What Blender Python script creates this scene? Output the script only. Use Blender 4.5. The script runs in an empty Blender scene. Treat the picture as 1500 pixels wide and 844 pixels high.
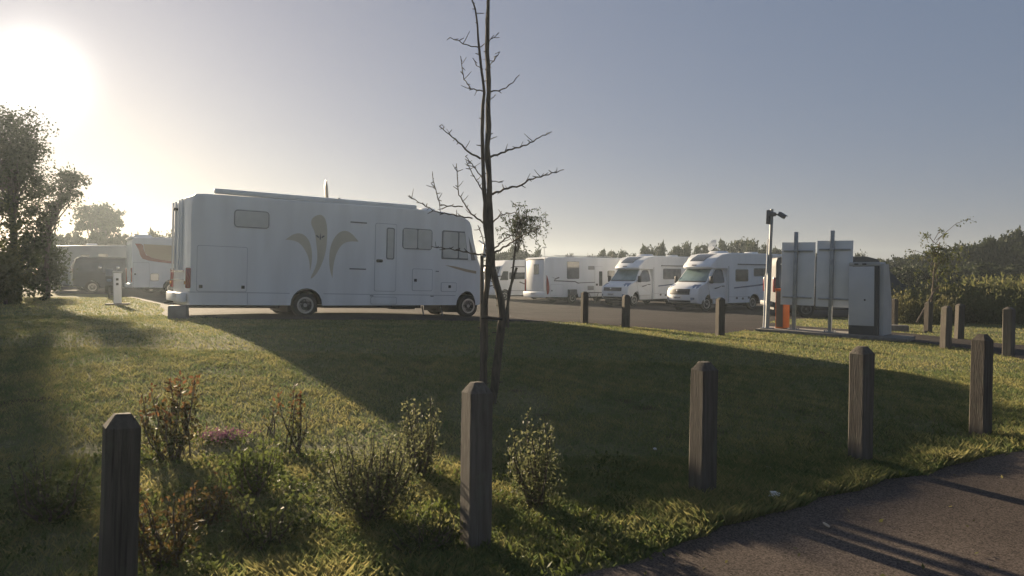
import bpy, bmesh, math, random
import numpy as np
from mathutils import Vector, Matrix, Euler
R = math.radians
S = bpy.context.scene
C = S.collection

# ------------------------------------------------------------------ camera, world, sun
cam_d = bpy.data.cameras.new('camera')
cam_d.sensor_width = 36; cam_d.lens = 26.4; cam_d.clip_end = 6000; cam_d.clip_start = .05
cam = bpy.data.objects.new('camera', cam_d); C.objects.link(cam)
cam.location = (0, 0, 1.65); cam.rotation_euler = (R(90 - 1.04), 0, 0)
S.camera = cam
SUN_AZ, SUN_EL = -32.3, 12.6            # azimuth measured from +Y, negative to the left
w = bpy.data.worlds.new('World'); S.world = w; w.use_nodes = True
nt = w.node_tree; bg = nt.nodes['Background']
sky = nt.nodes.new('ShaderNodeTexSky'); sky.sky_type = 'NISHITA'; sky.sun_disc = False
sky.sun_elevation = R(SUN_EL); sky.sun_rotation = R(SUN_AZ)
sky.air_density = 1.0; sky.dust_density = 1.2; sky.ozone_density = 3.5; sky.altitude = 50
gam = nt.nodes.new('ShaderNodeGamma'); gam.inputs[1].default_value = .26      # the camera's compressed range, the same over the whole sky
nt.links.new(sky.outputs[0], gam.inputs[0]); hs = nt.nodes.new('ShaderNodeHueSaturation'); hs.inputs['Saturation'].default_value = 1.5
nt.links.new(gam.outputs[0], hs.inputs['Color']); tin = nt.nodes.new('ShaderNodeMix'); tin.data_type = 'RGBA'; tin.blend_type = 'MULTIPLY'; tin.inputs[0].default_value = 1; tin.inputs[7].default_value = (1.0, .98, 1.14, 1)
nt.links.new(hs.outputs[0], tin.inputs[6]); lin = nt.nodes.new('ShaderNodeMix'); lin.data_type = 'RGBA'; lin.blend_type = 'ADD'; lin.inputs[0].default_value = .0022
nt.links.new(tin.outputs[2], lin.inputs[6]); g2_ = nt.nodes.new('ShaderNodeGamma'); g2_.inputs[1].default_value = 2.0; nt.links.new(sky.outputs[0], g2_.inputs[0]); nt.links.new(g2_.outputs[0], lin.inputs[7]); pass; bg.inputs[1].default_value = .073
# the bright aureole of the low sun, a glow added to the sky
ce = math.cos(R(SUN_EL))
SDIR = Vector((math.sin(R(SUN_AZ)) * ce, math.cos(R(SUN_AZ)) * ce, math.sin(R(SUN_EL))))
wtc = nt.nodes.new('ShaderNodeTexCoord'); dt = nt.nodes.new('ShaderNodeVectorMath'); dt.operation = 'DOT_PRODUCT'; dt.inputs[1].default_value = SDIR
nt.links.new(wtc.outputs['Generated'], dt.inputs[0])
acc = lin.outputs[2]
for n_, k_ in ((1150., 5.5), (90., .12)):
    mxz = nt.nodes.new('ShaderNodeMath'); mxz.operation = 'MAXIMUM'; mxz.inputs[1].default_value = 0; nt.links.new(dt.outputs['Value'], mxz.inputs[0])
    pw = nt.nodes.new('ShaderNodeMath'); pw.operation = 'POWER'; pw.inputs[1].default_value = n_; nt.links.new(mxz.outputs[0], pw.inputs[0])
    ml = nt.nodes.new('ShaderNodeMath'); ml.operation = 'MULTIPLY'; ml.inputs[1].default_value = k_; nt.links.new(pw.outputs[0], ml.inputs[0])
    ad = nt.nodes.new('ShaderNodeMix'); ad.data_type = 'RGBA'; ad.blend_type = 'ADD'; ad.inputs[7].default_value = (1, .96, .88, 1)
    ad.clamp_factor = False; nt.links.new(ml.outputs[0], ad.inputs[0]); nt.links.new(acc, ad.inputs[6]); acc = ad.outputs[2]
nt.links.new(acc, bg.inputs[0])
sun_d = bpy.data.lights.new('sun', 'SUN'); sun_d.energy = 5.0; sun_d.angle = R(.6); sun_d.color = (1, .80, .55)
sun = bpy.data.objects.new('sun', sun_d); C.objects.link(sun)
ce = math.cos(R(SUN_EL))
SDIR = Vector((math.sin(R(SUN_AZ)) * ce, math.cos(R(SUN_AZ)) * ce, math.sin(R(SUN_EL))))
sun.rotation_euler = SDIR.to_track_quat('Z', 'Y').to_euler(); sun.location = SDIR * 60
S.view_settings.view_transform = 'Standard'; S.view_settings.look = 'None'
S.view_settings.exposure = 1.4; S.view_settings.gamma = 1
S.cycles.use_denoising = True
S.cycles.max_bounces = 8; S.cycles.transparent_max_bounces = 8; S.cycles.volume_bounces = 0
S.cycles.sample_clamp_indirect = 6

# ------------------------------------------------------------------ terrain height
def ss(t):
    t = np.clip(t, 0, 1); return t * t * (3 - 2 * t)
def gz(x, y):
    A = .6 * (1 - ss((x + 9) / 24)); b = ss((y - 4.5) / 9)
    D = (A + .15) * ss((y - 19) / 14) * ss((x + 8) / 10)
    return A * b - D
def at(px, py):                          # the spot of ground seen at a point of the picture
    s = (px - 750) / 1100; v = (402 - py) / 1100; y = 1.
    while y < 400 and 1.65 + v * y > gz(s * y, y): y += .01
    return Vector((s * y, y, float(gz(s * y, y))))
def along(px, py, y): return Vector(((px - 750) / 1100 * y, y, 1.65 + (402 - py) / 1100 * y))

# ------------------------------------------------------------------ materials
def mat(name, col, rough=.6, col2=None, scale=4., detail=4., bump=0., bscale=40., metal=0., spec=.5, stretch=None, trans=0., attr=False, ramp=(.35, .65), coat=0.):
    m = bpy.data.materials.new(name); m.use_nodes = True
    n = m.node_tree.nodes; l = m.node_tree.links; p = n['Principled BSDF']
    p.inputs['Base Color'].default_value = (*col, 1); p.inputs['Roughness'].default_value = rough
    p.inputs['Metallic'].default_value = metal; p.inputs['Specular IOR Level'].default_value = spec
    if coat: p.inputs['Coat Weight'].default_value = coat; p.inputs['Coat Roughness'].default_value = .08
    tc = n.new('ShaderNodeTexCoord'); src = tc.outputs['Object']
    if stretch:
        mp = n.new('ShaderNodeMapping'); mp.inputs['Scale'].default_value = stretch; l.new(src, mp.inputs[0]); src = mp.outputs[0]
    colout = None
    if col2:
        r = n.new('ShaderNodeValToRGB')
        r.color_ramp.elements[0].position = ramp[0]; r.color_ramp.elements[1].position = ramp[1]
        r.color_ramp.elements[0].color = (*col, 1); r.color_ramp.elements[1].color = (*col2, 1)
        if attr:
            a = n.new('ShaderNodeAttribute'); a.attribute_name = 'v'; l.new(a.outputs['Fac'], r.inputs[0])
        else:
            t = n.new('ShaderNodeTexNoise'); t.inputs['Scale'].default_value = scale; t.inputs['Detail'].default_value = detail
            l.new(src, t.inputs['Vector']); l.new(t.outputs['Fac'], r.inputs[0])
        colout = r.outputs[0]; l.new(colout, p.inputs['Base Color'])
    if bump:
        t2 = n.new('ShaderNodeTexNoise'); t2.inputs['Scale'].default_value = bscale; t2.inputs['Detail'].default_value = 5
        l.new(src, t2.inputs['Vector'])
        b = n.new('ShaderNodeBump'); b.inputs['Strength'].default_value = bump; b.inputs['Distance'].default_value = .02
        l.new(t2.outputs['Fac'], b.inputs['Height']); l.new(b.outputs[0], p.inputs['Normal'])
    if trans:
        tr = n.new('ShaderNodeBsdfTranslucent'); mx = n.new('ShaderNodeMixShader'); mx.inputs[0].default_value = trans
        if colout: l.new(colout, tr.inputs[0])
        else: tr.inputs[0].default_value = (*col, 1)
        l.new(p.outputs[0], mx.inputs[1]); l.new(tr.outputs[0], mx.inputs[2]); l.new(mx.outputs[0], n['Material Output'].inputs[0])
    return m
M = {}
M['paint'] = mat('white_paint', (.83, .83, .82), .32, (.74, .735, .72), 1.3, 8, spec=.5, coat=.3, stretch=(1.8, 1.8, .3))
M['paint2'] = mat('white_gelcoat', (.80, .82, .84), .5, (.71, .73, .74), 1.1, 7, stretch=(1.6, 1.6, .35))
M['gpaint'] = mat('grey_paint', (.34, .35, .36), .4, (.28, .29, .30), 1.1, 5)
M['dpaint'] = mat('dark_blue_grey_paint', (.028, .036, .055), .5, (.036, .045, .066), 1.5, spec=.25)
M['slate'] = mat('slate_paint', (.055, .063, .075), .6, (.07, .08, .094), 1.5, spec=.25)
M['roofgrey'] = mat('roof_grey', (.42, .43, .44), .5, (.34, .35, .36), 2)
M['plastic'] = mat('grey_plastic', (.12, .12, .125), .6, (.16, .16, .16), 6)
M['black'] = mat('black_plastic', (.02, .02, .022), .55, (.035, .035, .035), 8)
M['seam'] = mat('dark_seam', (.40, .40, .41), .7)
M['frame'] = mat('window_frame', (.16, .165, .17), .5)
M['blind'] = mat('pale_blind_behind_glass', (.56, .56, .53), .12, (.48, .48, .45), 3, spec=.8)
M['glass'] = mat('dark_glass', (.03, .035, .04), .06, (.06, .065, .07), 2.5, spec=.9)
M['tint'] = mat('grey_glass', (.11, .115, .12), .08, (.2, .2, .2), 2.5, spec=.9)
M['screen'] = mat('silvered_windscreen', (.12, .19, .19), .1, (.20, .28, .27), 2.0, spec=.9)
M['beige'] = mat('beige_decal', (.58, .53, .42), .4, (.52, .475, .375), 3)
M['tan'] = mat('tan_decal', (.42, .33, .22), .4)
M['redline'] = mat('red_decal', (.30, .09, .07), .4)
M['grey_decal'] = mat('grey_decal', (.09, .09, .10), .4)
M['blue_decal'] = mat('blue_decal', (.07, .09, .17), .4)
M['red'] = mat('red_lens', (.28, .02, .02), .2, spec=.8)
M['amber'] = mat('amber_lens', (.5, .18, .02), .2)
M['clear'] = mat('headlamp_lens', (.26, .32, .45), .08, (.10, .13, .20), 9, spec=.9)
M['tyre'] = mat('tyre_rubber', (.018, .018, .018), .85, (.03, .03, .03), 30)
M['alloy'] = mat('alloy_rim', (.55, .54, .52), .35, (.42, .41, .4), 6, metal=.7)
M['chrome'] = mat('bright_metal', (.7, .7, .7), .25, metal=.9)
M['galv'] = mat('galvanised_steel', (.36, .37, .38), .45, (.27, .28, .29), 7, metal=.55)
M['panel'] = mat('sheet_aluminium', (.70, .71, .73), .5, (.62, .64, .66), 2.2, 5)
M['concrete'] = mat('concrete', (.20, .185, .165), .9, (.13, .12, .105), 9, 8, bump=.4, bscale=60)
M['orange'] = mat('orange_enamel', (.72, .17, .03), .45, (.62, .14, .025), 3)
M['brown_enamel'] = mat('brown_grey_panel', (.16, .12, .09), .55, (.13, .10, .08), 4)
M['cabinet'] = mat('light_grey_cabinet', (.53, .545, .57), .45, (.48, .495, .52), 2)
M['anthracite'] = mat('anthracite_panel', (.045, .048, .055), .45, (.06, .063, .07), 3)
M['wood'] = mat('weathered_wood', (.125, .11, .092), .9, (.085, .073, .06), 5, 8, bump=.35, bscale=22, stretch=(7, 7, .7), spec=.2)
def weather_posts(m):
    n = m.node_tree.nodes; l = m.node_tree.links; p = n['Principled BSDF']; src = p.inputs['Base Color'].links[0].from_socket
    tc = n.new('ShaderNodeTexCoord'); mp = n.new('ShaderNodeMapping'); mp.inputs['Scale'].default_value = (34, 34, 1.1)
    oi = n.new('ShaderNodeObjectInfo'); ad = n.new('ShaderNodeVectorMath'); ad.operation = 'ADD'
    l.new(tc.outputs['Object'], ad.inputs[0]); l.new(oi.outputs['Location'], ad.inputs[1]); l.new(ad.outputs[0], mp.inputs[0])
    t = n.new('ShaderNodeTexNoise'); t.inputs['Scale'].default_value = 1; t.inputs['Detail'].default_value = 2; l.new(mp.outputs[0], t.inputs['Vector'])
    r = n.new('ShaderNodeValToRGB'); r.color_ramp.elements[0].position = .30; r.color_ramp.elements[1].position = .36
    r.color_ramp.elements[0].color = (.58, .56, .55, 1); r.color_ramp.elements[1].color = (1, 1, 1, 1); l.new(t.outputs['Fac'], r.inputs[0])
    x = n.new('ShaderNodeMix'); x.data_type = 'RGBA'; x.blend_type = 'MULTIPLY'; x.inputs[0].default_value = 1; l.new(src, x.inputs[6]); l.new(r.outputs[0], x.inputs[7])
    mr = n.new('ShaderNodeMapRange'); mr.inputs[3].default_value = .78; mr.inputs[4].default_value = 1.3; l.new(oi.outputs['Random'], mr.inputs[0])
    t3 = n.new('ShaderNodeTexNoise'); t3.inputs['Scale'].default_value = 7; t3.inputs['Detail'].default_value = 6; l.new(ad.outputs[0], t3.inputs['Vector'])
    r3 = n.new('ShaderNodeValToRGB'); r3.color_ramp.elements[0].position = .56; r3.color_ramp.elements[1].position = .72
    r3.color_ramp.elements[0].color = (0, 0, 0, 1); r3.color_ramp.elements[1].color = (.55, .55, .55, 1); l.new(t3.outputs['Fac'], r3.inputs[0])
    y = n.new('ShaderNodeMix'); y.data_type = 'RGBA'; l.new(r3.outputs[0], y.inputs[0]); l.new(x.outputs[2], y.inputs[6]); y.inputs[7].default_value = (.12, .125, .09, 1)
    h = n.new('ShaderNodeHueSaturation'); l.new(mr.outputs[0], h.inputs['Value']); l.new(y.outputs[2], h.inputs['Color']); l.new(h.outputs[0], p.inputs['Base Color'])
weather_posts(M['wood'])
M['bark'] = mat('young_bark', (.060, .048, .038), .9, (.115, .092, .07), 14, 6, bump=.7, bscale=30, stretch=(2, 2, .6))
M['bark2'] = mat('old_bark', (.07, .055, .042), .9, (.035, .028, .022), 5, 6, bump=.7, bscale=12, stretch=(2, 2, .4))
M['stake'] = mat('stake_wood', (.17, .135, .10), .9, (.09, .07, .055), 6, 6, bump=.5, bscale=20, stretch=(8, 8, .6))
M['strap'] = mat('rubber_strap', (.025, .022, .02), .8)
M['paper'] = mat('crumpled_paper', (.78, .77, .74), .8, (.6, .59, .56), 12)
def leafmat(name, a, b, tr=.45): return mat(name, a, .65, b, trans=tr, attr=True, ramp=(.0, 1.), spec=.18)
M['grass'] = leafmat('grass_blade', (.112, .155, .055), (.34, .30, .12), .45)
M['weed'] = leafmat('weed_leaf', (.055, .08, .02), (.13, .15, .04))
M['leaf_dark'] = leafmat('dark_leaf', (.022, .034, .012), (.06, .075, .024), .3)
M['leaf_mid'] = leafmat('mid_leaf', (.045, .065, .02), (.12, .125, .04), .42)
M['leaf_olive'] = leafmat('olive_leaf', (.06, .08, .03), (.165, .17, .07), .48)
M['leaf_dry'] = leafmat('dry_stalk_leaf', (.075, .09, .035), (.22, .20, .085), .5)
M['leaf_red'] = leafmat('red_tipped_leaf', (.06, .08, .025), (.17, .08, .035), .45)
M['leaf_grey'] = leafmat('silvery_leaf', (.06, .078, .034), (.23, .225, .11), .5)
M['leaf_far'] = leafmat('far_leaf', (.02, .032, .012), (.06, .072, .028), .28)
M['petal'] = leafmat('lilac_petal', (.15, .06, .10), (.24, .12, .17), .3)

def groundmat():
    m = bpy.data.materials.new('lawn_soil'); m.use_nodes = True
    n = m.node_tree.nodes; l = m.node_tree.links; p = n['Principled BSDF']; p.inputs['Roughness'].default_value = .95
    p.inputs['Specular IOR Level'].default_value = .15
    tc = n.new('ShaderNodeTexCoord')
    def noise(sc, d):
        t = n.new('ShaderNodeTexNoise'); t.inputs['Scale'].default_value = sc; t.inputs['Detail'].default_value = d
        l.new(tc.outputs['Object'], t.inputs['Vector']); return t.outputs['Fac']
    def ramp(f, c0, c1, p0, p1):
        r = n.new('ShaderNodeValToRGB'); r.color_ramp.elements[0].position = p0; r.color_ramp.elements[1].position = p1
        r.color_ramp.elements[0].color = (*c0, 1); r.color_ramp.elements[1].color = (*c1, 1); l.new(f, r.inputs[0]); return r.outputs[0]
    a = ramp(noise(.55, 6), (.10, .125, .05), (.20, .185, .085), .35, .65)
    b = ramp(noise(26, 8), (.065, .08, .034), (.24, .215, .10), .32, .7)
    mx = n.new('ShaderNodeMix'); mx.data_type = 'RGBA'; mx.inputs[0].default_value = .5
    l.new(a, mx.inputs[6]); l.new(b, mx.inputs[7])
    soil = ramp(noise(1.7, 5), (0, 0, 0), (1, 1, 1), .60, .70)
    mx2 = n.new('ShaderNodeMix'); mx2.data_type = 'RGBA'; l.new(soil, mx2.inputs[0]); l.new(mx.outputs[2], mx2.inputs[6]); mx2.inputs[7].default_value = (.075, .055, .035, 1)
    l.new(mx2.outputs[2], p.inputs['Base Color'])
    bp = n.new('ShaderNodeBump'); bp.inputs['Strength'].default_value = .9; bp.inputs['Distance'].default_value = .05
    l.new(noise(34, 6), bp.inputs['Height']); l.new(bp.outputs[0], p.inputs['Normal'])
    return m
M['ground'] = groundmat()
def asphalt(name, c0, c1, speck, coarse):
    m = bpy.data.materials.new(name); m.use_nodes = True
    n = m.node_tree.nodes; l = m.node_tree.links; p = n['Principled BSDF']; p.inputs['Roughness'].default_value = .88
    p.inputs['Specular IOR Level'].default_value = .06
    tc = n.new('ShaderNodeTexCoord')
    t = n.new('ShaderNodeTexNoise'); t.inputs['Scale'].default_value = .7; t.inputs['Detail'].default_value = 7; l.new(tc.outputs['Object'], t.inputs['Vector'])
    r = n.new('ShaderNodeValToRGB'); r.color_ramp.elements[0].color = (*c0, 1); r.color_ramp.elements[1].color = (*c1, 1)
    r.color_ramp.elements[0].position = .35; r.color_ramp.elements[1].position = .68; l.new(t.outputs['Fac'], r.inputs[0])
    v = n.new('ShaderNodeTexVoronoi'); v.inputs['Scale'].default_value = coarse; l.new(tc.outputs['Object'], v.inputs['Vector'])
    r2 = n.new('ShaderNodeValToRGB'); r2.color_ramp.elements[0].position = .0; r2.color_ramp.elements[1].position = 1.
    r2.color_ramp.elements[0].color = (.35, .35, .35, 1); r2.color_ramp.elements[1].color = (*speck, 1)
    l.new(v.outputs['Color'], r2.inputs[0])
    mx = n.new('ShaderNodeMix'); mx.data_type = 'RGBA'; mx.blend_type = 'MULTIPLY'; mx.inputs[0].default_value = 1
    l.new(r.outputs[0], mx.inputs[6]); l.new(r2.outputs[0], mx.inputs[7]); l.new(mx.outputs[2], p.inputs['Base Color'])
    g2 = n.new('ShaderNodeTexNoise'); g2.inputs['Scale'].default_value = coarse * 2.2; g2.inputs['Detail'].default_value = 3; g2.inputs['Roughness'].default_value = .7
    l.new(tc.outputs['Object'], g2.inputs['Vector'])
    bp = n.new('ShaderNodeBump'); bp.inputs['Strength'].default_value = .7; bp.inputs['Distance'].default_value = .008
    l.new(g2.outputs['Fac'], bp.inputs['Height']); l.new(bp.outputs[0], p.inputs['Normal'])
    return m
M['asphalt'] = asphalt('car_park_asphalt', (.046, .041, .039), (.066, .058, .055), (1.5, 1.45, 1.4), 45)
M['path'] = asphalt('path_asphalt', (.062, .053, .048), (.098, .083, .074), (2.1, 2.0, 1.9), 110)

# ------------------------------------------------------------------ mesh helpers
def link_mesh(name, me, m=None, parent=None, loc=None):
    o = bpy.data.objects.new(name, me); C.objects.link(o)
    if m is not None and not me.materials: me.materials.append(m)
    if parent is not None: o.parent = parent
    if loc is not None: o.location = loc
    return o
class MB:
    def __init__(s): s.bm = bmesh.new()
    def box(s, c, d, bev=0., rz=0., rot=None, taper=None):
        r = bmesh.ops.create_cube(s.bm, size=1); vs = r['verts']
        for v in vs:
            k = taper if (taper and v.co.z > 0) else 1
            v.co = Vector((v.co.x * d[0] * k, v.co.y * d[1] * k, v.co.z * d[2]))
        if bev:
            es = list({e for v in vs for e in v.link_edges})
            rr = bmesh.ops.bevel(s.bm, geom=es, offset=bev, segments=2, affect='EDGES', profile=.5)
            vs = list({v for f in rr['faces'] for v in f.verts} | {v for v in vs if v.is_valid})
            st = list(vs)
            seen = set(vs)
            while st:
                v = st.pop()
                for e in v.link_edges:
                    o = e.other_vert(v)
                    if o not in seen: seen.add(o); st.append(o)
            vs = list(seen)
        mt = (rot if rot is not None else Matrix.Rotation(rz, 3, 'Z'))
        for v in vs: v.co = mt @ v.co + Vector(c)
        return s
    def tube(s, pts, radii, n=8, caps=True):
        pts = [Vector(p) for p in pts]; rings = []
        up = Vector((.31, .17, .93)).normalized()
        for i, p in enumerate(pts):
            d = (pts[min(i + 1, len(pts) - 1)] - pts[max(i - 1, 0)]).normalized()
            a = d.cross(up)
            if a.length < .05: a = d.cross(Vector((1, 0, 0)))
            a.normalize(); b = d.cross(a)
            r = radii[i] if hasattr(radii, '__len__') else radii
            rings.append([s.bm.verts.new(p + (a * math.cos(2 * math.pi * k / n) + b * math.sin(2 * math.pi * k / n)) * r) for k in range(n)])
        for i in range(len(rings) - 1):
            for k in range(n):
                s.bm.faces.new((rings[i][k], rings[i][(k + 1) % n], rings[i + 1][(k + 1) % n], rings[i + 1][k]))
        if caps:
            s.bm.faces.new(rings[0][::-1]); s.bm.faces.new(rings[-1])
        return s
    def lathe(s, prof, axis='Y', n=28, c=(0, 0, 0)):
        c = Vector(c); rings = []
        for (r, h) in prof:
            ring = []
            for k in range(n):
                a = 2 * math.pi * k / n; x, y = r * math.cos(a), r * math.sin(a)
                v = Vector((x, h, y)) if axis == 'Y' else Vector((x, y, h))
                ring.append(s.bm.verts.new(v + c))
            rings.append(ring)
        for i in range(len(rings) - 1):
            for k in range(n):
                s.bm.faces.new((rings[i][k], rings[i][(k + 1) % n], rings[i + 1][(k + 1) % n], rings[i + 1][k]))
        s.bm.faces.new(rings[0]); s.bm.faces.new(rings[-1])
        return s
    def prism(s, poly, y0, y1, plane='xz'):
        def P(a, b, c): return Vector((a, c, b)) if plane == 'xz' else (Vector((c, a, b)) if plane == 'yz' else Vector((a, b, c)))
        A = [s.bm.verts.new(P(a, b, y0)) for a, b in poly]; B = [s.bm.verts.new(P(a, b, y1)) for a, b in poly]
        s.bm.faces.new(A); s.bm.faces.new(B[::-1]); n = len(poly)
        for k in range(n): s.bm.faces.new((A[k], B[k], B[(k + 1) % n], A[(k + 1) % n]))
        return s
    def build(s, name, m, parent=None, loc=None, smooth=24, kind=None):
        bmesh.ops.recalc_face_normals(s.bm, faces=s.bm.faces)
        me = bpy.data.meshes.new(name); s.bm.to_mesh(me); s.bm.free()
        if smooth:
            me.shade_smooth(); me.set_sharp_from_angle(angle=R(smooth))
        o = link_mesh(name, me, m, parent, loc)
        if kind: o['kind'] = kind
        return o
def tag(o, label=None, cat=None, group=None, kind=None):
    if label: o['label'] = label
    if cat: o['category'] = cat
    if group: o['group'] = group
    if kind: o['kind'] = kind
    return o
def thing(name, label, cat, loc=(0, 0, 0), rot=(0, 0, 0), group=None):
    o = bpy.data.objects.new(name, None); C.objects.link(o); o.location = loc; o.rotation_euler = rot
    o.empty_display_size = .2
    return tag(o, label, cat, group)
def copy_tree(o, parent=None):
    c = o.copy(); C.objects.link(c)
    if parent is not None: c.parent = parent
    for ch in o.children: copy_tree(ch, c)
    return c
def rrect(x0, z0, x1, z1, r=.05, n=4):
    out = []
    for cx, cz, a0 in ((x1 - r, z1 - r, 0), (x0 + r, z1 - r, 90), (x0 + r, z0 + r, 180), (x1 - r, z0 + r, 270)):
        for k in range(n + 1):
            a = R(a0 + 90 * k / n); out.append((cx + r * math.cos(a), cz + r * math.sin(a)))
    return out
def grow(pts, d):
    cx = sum(p[0] for p in pts) / len(pts); cz = sum(p[1] for p in pts) / len(pts)
    xs = [p[0] for p in pts]; zs = [p[1] for p in pts]
    fx = 1 + 2 * d / (max(xs) - min(xs)); fz = 1 + 2 * d / (max(zs) - min(zs))
    return [(cx + (a - cx) * fx, cz + (b - cz) * fz) for a, b in pts]
def smooth_poly(pts, it=2):
    for _ in range(it):
        out = []
        for i in range(len(pts)):
            a, b = pts[i], pts[(i + 1) % len(pts)]
            out += [(.75 * a[0] + .25 * b[0], .75 * a[1] + .25 * b[1]), (.25 * a[0] + .75 * b[0], .25 * a[1] + .75 * b[1])]
        pts = out
    return pts
def raw_mesh(name, V, F, m, parent=None, vattr=None, kind=None, loc=None, nper=3, smooth=False):
    """V (n,3), F (m,k) numpy arrays -> one mesh"""
    me = bpy.data.meshes.new(name); V = np.ascontiguousarray(V, np.float32); F = np.ascontiguousarray(F, np.int32)
    k = F.shape[1]
    me.vertices.add(len(V)); me.vertices.foreach_set('co', V.ravel())
    me.loops.add(F.size); me.loops.foreach_set('vertex_index', F.ravel())
    me.polygons.add(len(F)); me.polygons.foreach_set('loop_start', np.arange(0, F.size, k, dtype=np.int32))
    me.update(calc_edges=True)
    if vattr is not None:
        a = me.attributes.new('v', 'FLOAT', 'POINT'); a.data.foreach_set('value', np.ascontiguousarray(vattr, np.float32))
    me.validate()
    o = link_mesh(name, me, m, parent, loc)
    if kind: o['kind'] = kind
    return o

# ------------------------------------------------------------------ ground, car park, path, sky is the world
def axis_coords(lo, hi, step, far):
    a = list(np.arange(lo, hi + 1e-6, step)); s = step
    x = hi
    while x < far: s *= 1.5; x += s; a.append(min(x, far))
    s = step; x = lo
    while x > -far: s *= 1.5; x -= s; a.insert(0, max(x, -far))
    return np.array(a)
gx = axis_coords(-40, 40, .5, 380); gy = axis_coords(-4, 62, .5, 380)
X, Y = np.meshgrid(gx, gy); V = np.stack([X.ravel(), Y.ravel(), gz(X, Y).ravel()], 1)
nx, ny = len(gx), len(gy)
i = np.arange(nx - 1)[None, :] + nx * np.arange(ny - 1)[:, None]; i = i.ravel()
g = raw_mesh('ground', V, np.stack([i, i + 1, i + nx + 1, i + nx], 1), M['ground'], kind='structure')
g.data.shade_smooth()
def sheet(name, poly, off, m, step=.5):
    bm = bmesh.new(); bm.faces.new([bm.verts.new((p[0], p[1], 0)) for p in poly])
    xs = [p[0] for p in poly]; ys = [p[1] for p in poly]
    for ax, lo, hi in ((0, min(xs), max(xs)), (1, min(ys), max(ys))):
        c = math.ceil(lo / step) * step
        while c < hi:
            co = (c, 0, 0) if ax == 0 else (0, c, 0); no = (1, 0, 0) if ax == 0 else (0, 1, 0)
            bmesh.ops.bisect_plane(bm, geom=bm.verts[:] + bm.edges[:] + bm.faces[:], plane_co=co, plane_no=no, dist=1e-5); c += step
    for v in bm.verts: v.co.z = float(gz(v.co.x, v.co.y)) + off
    bmesh.ops.recalc_face_normals(bm, faces=bm.faces)
    me = bpy.data.meshes.new(name); bm.to_mesh(me); bm.free(); me.shade_smooth()
    if me.polygons[0].normal.z < 0: me.flip_normals()
    o = link_mesh(name, me, m); o['kind'] = 'structure'; return o
def wob(pts, n, amp, seed):
    rnd = random.Random(seed); out = []
    for a, b in zip(pts[:-1], pts[1:]):
        d = Vector((b[0] - a[0], b[1] - a[1])); nrm = Vector((-d.y, d.x)).normalized()
        for k in range(n):
            q = Vector(a) + d * (k / n) + nrm * (rnd.uniform(-amp, amp) if k else 0); out.append((q.x, q.y))
    out.append(tuple(pts[-1])); return out
lawn_edge = [(-31, 44), (-24, 41), (-20.4, 38.2), (-16.6, 33), (-12, 25.6), (-8.6, 18.6), (-6.4, 17.6), (-3.4, 18.4), (-.1, 19.6), (1.0, 20.4), (1.9, 20.5), (2.9, 19.3), (4.9, 17.6), (6.1, 19.6), (9.3, 17.2), (9.6, 15.3), (9.3, 13.6), (10.2, 11.6), (13, 9), (18, 6.5)]
road_far = [(24, 12), (16, 15.6), (11.4, 17.2), (10.7, 20.3), (8.9, 22.9), (8.9, 26), (10.2, 29), (13, 31), (22, 34), (24, 39), (17, 47), (9, 57), (-2, 63), (-15, 66), (-40, 62), (-44, 50)]
car_poly = wob(lawn_edge, 5, .06, 1) + road_far
sheet('car_park', car_poly, .012, M['asphalt'])
path_edge = [(-3.2, 1.25), (-1.4, 2.65), (-.35, 3.45), (.35, 4.05), (1.04, 4.56), (2.23, 5.45), (3.5, 6.15), (4.57, 6.75), (6.6, 8.2), (9, 10), (13, 12.8)]
path_poly = wob(path_edge, 7, .055, 2) + [(13, 6), (6, 1.2), (1, -3), (-5, -3)]
sheet('path', path_poly, .012, M['path'])
def inside(px, py, poly):
    r = np.zeros(px.shape, bool); n = len(poly)
    for i in range(n):
        x0, y0 = poly[i]; x1, y1 = poly[(i + 1) % n]
        c = ((y0 > py) != (y1 > py)) & (px < (x1 - x0) * (py - y0) / (y1 - y0 + 1e-12) + x0); r ^= c
    return r

# ------------------------------------------------------------------ vehicles
def wheel(parent, x, y, side, r=.33, w=.21, rim=.2, spokes=6, rimmat=None):
    b = MB(); h = w / 2; s = side
    b.lathe([(rim, -h), (r - .03, -h), (r, -h * .6), (r, h * .6), (r - .03, h), (rim, h)], 'Y', 26)
    o = b.build('wheel', M['tyre'], parent, (x, y, r))
    k = MB()
    k.lathe([(rim + .012, h * s), (rim + .012, (h + .012) * s), (rim - .03, (h + .012) * s), (rim - .045, (h - .05) * s), (.02, (h - .05) * s)], 'Y', 26)
    for q in range(spokes):
        a = 2 * math.pi * q / spokes
        mt = Matrix.Rotation(-a, 3, 'Y')
        k.box(mt @ Vector((rim * .52, (h - .028) * s, 0)), (rim * .8, .03, .05), .006, rot=mt)
    k.lathe([(.055, (h - .05) * s), (.05, (h + .015) * s), (.02, (h + .02) * s)], 'Y', 14)
    k.build('rim', rimmat or M['alloy'], o)
    return o
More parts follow.
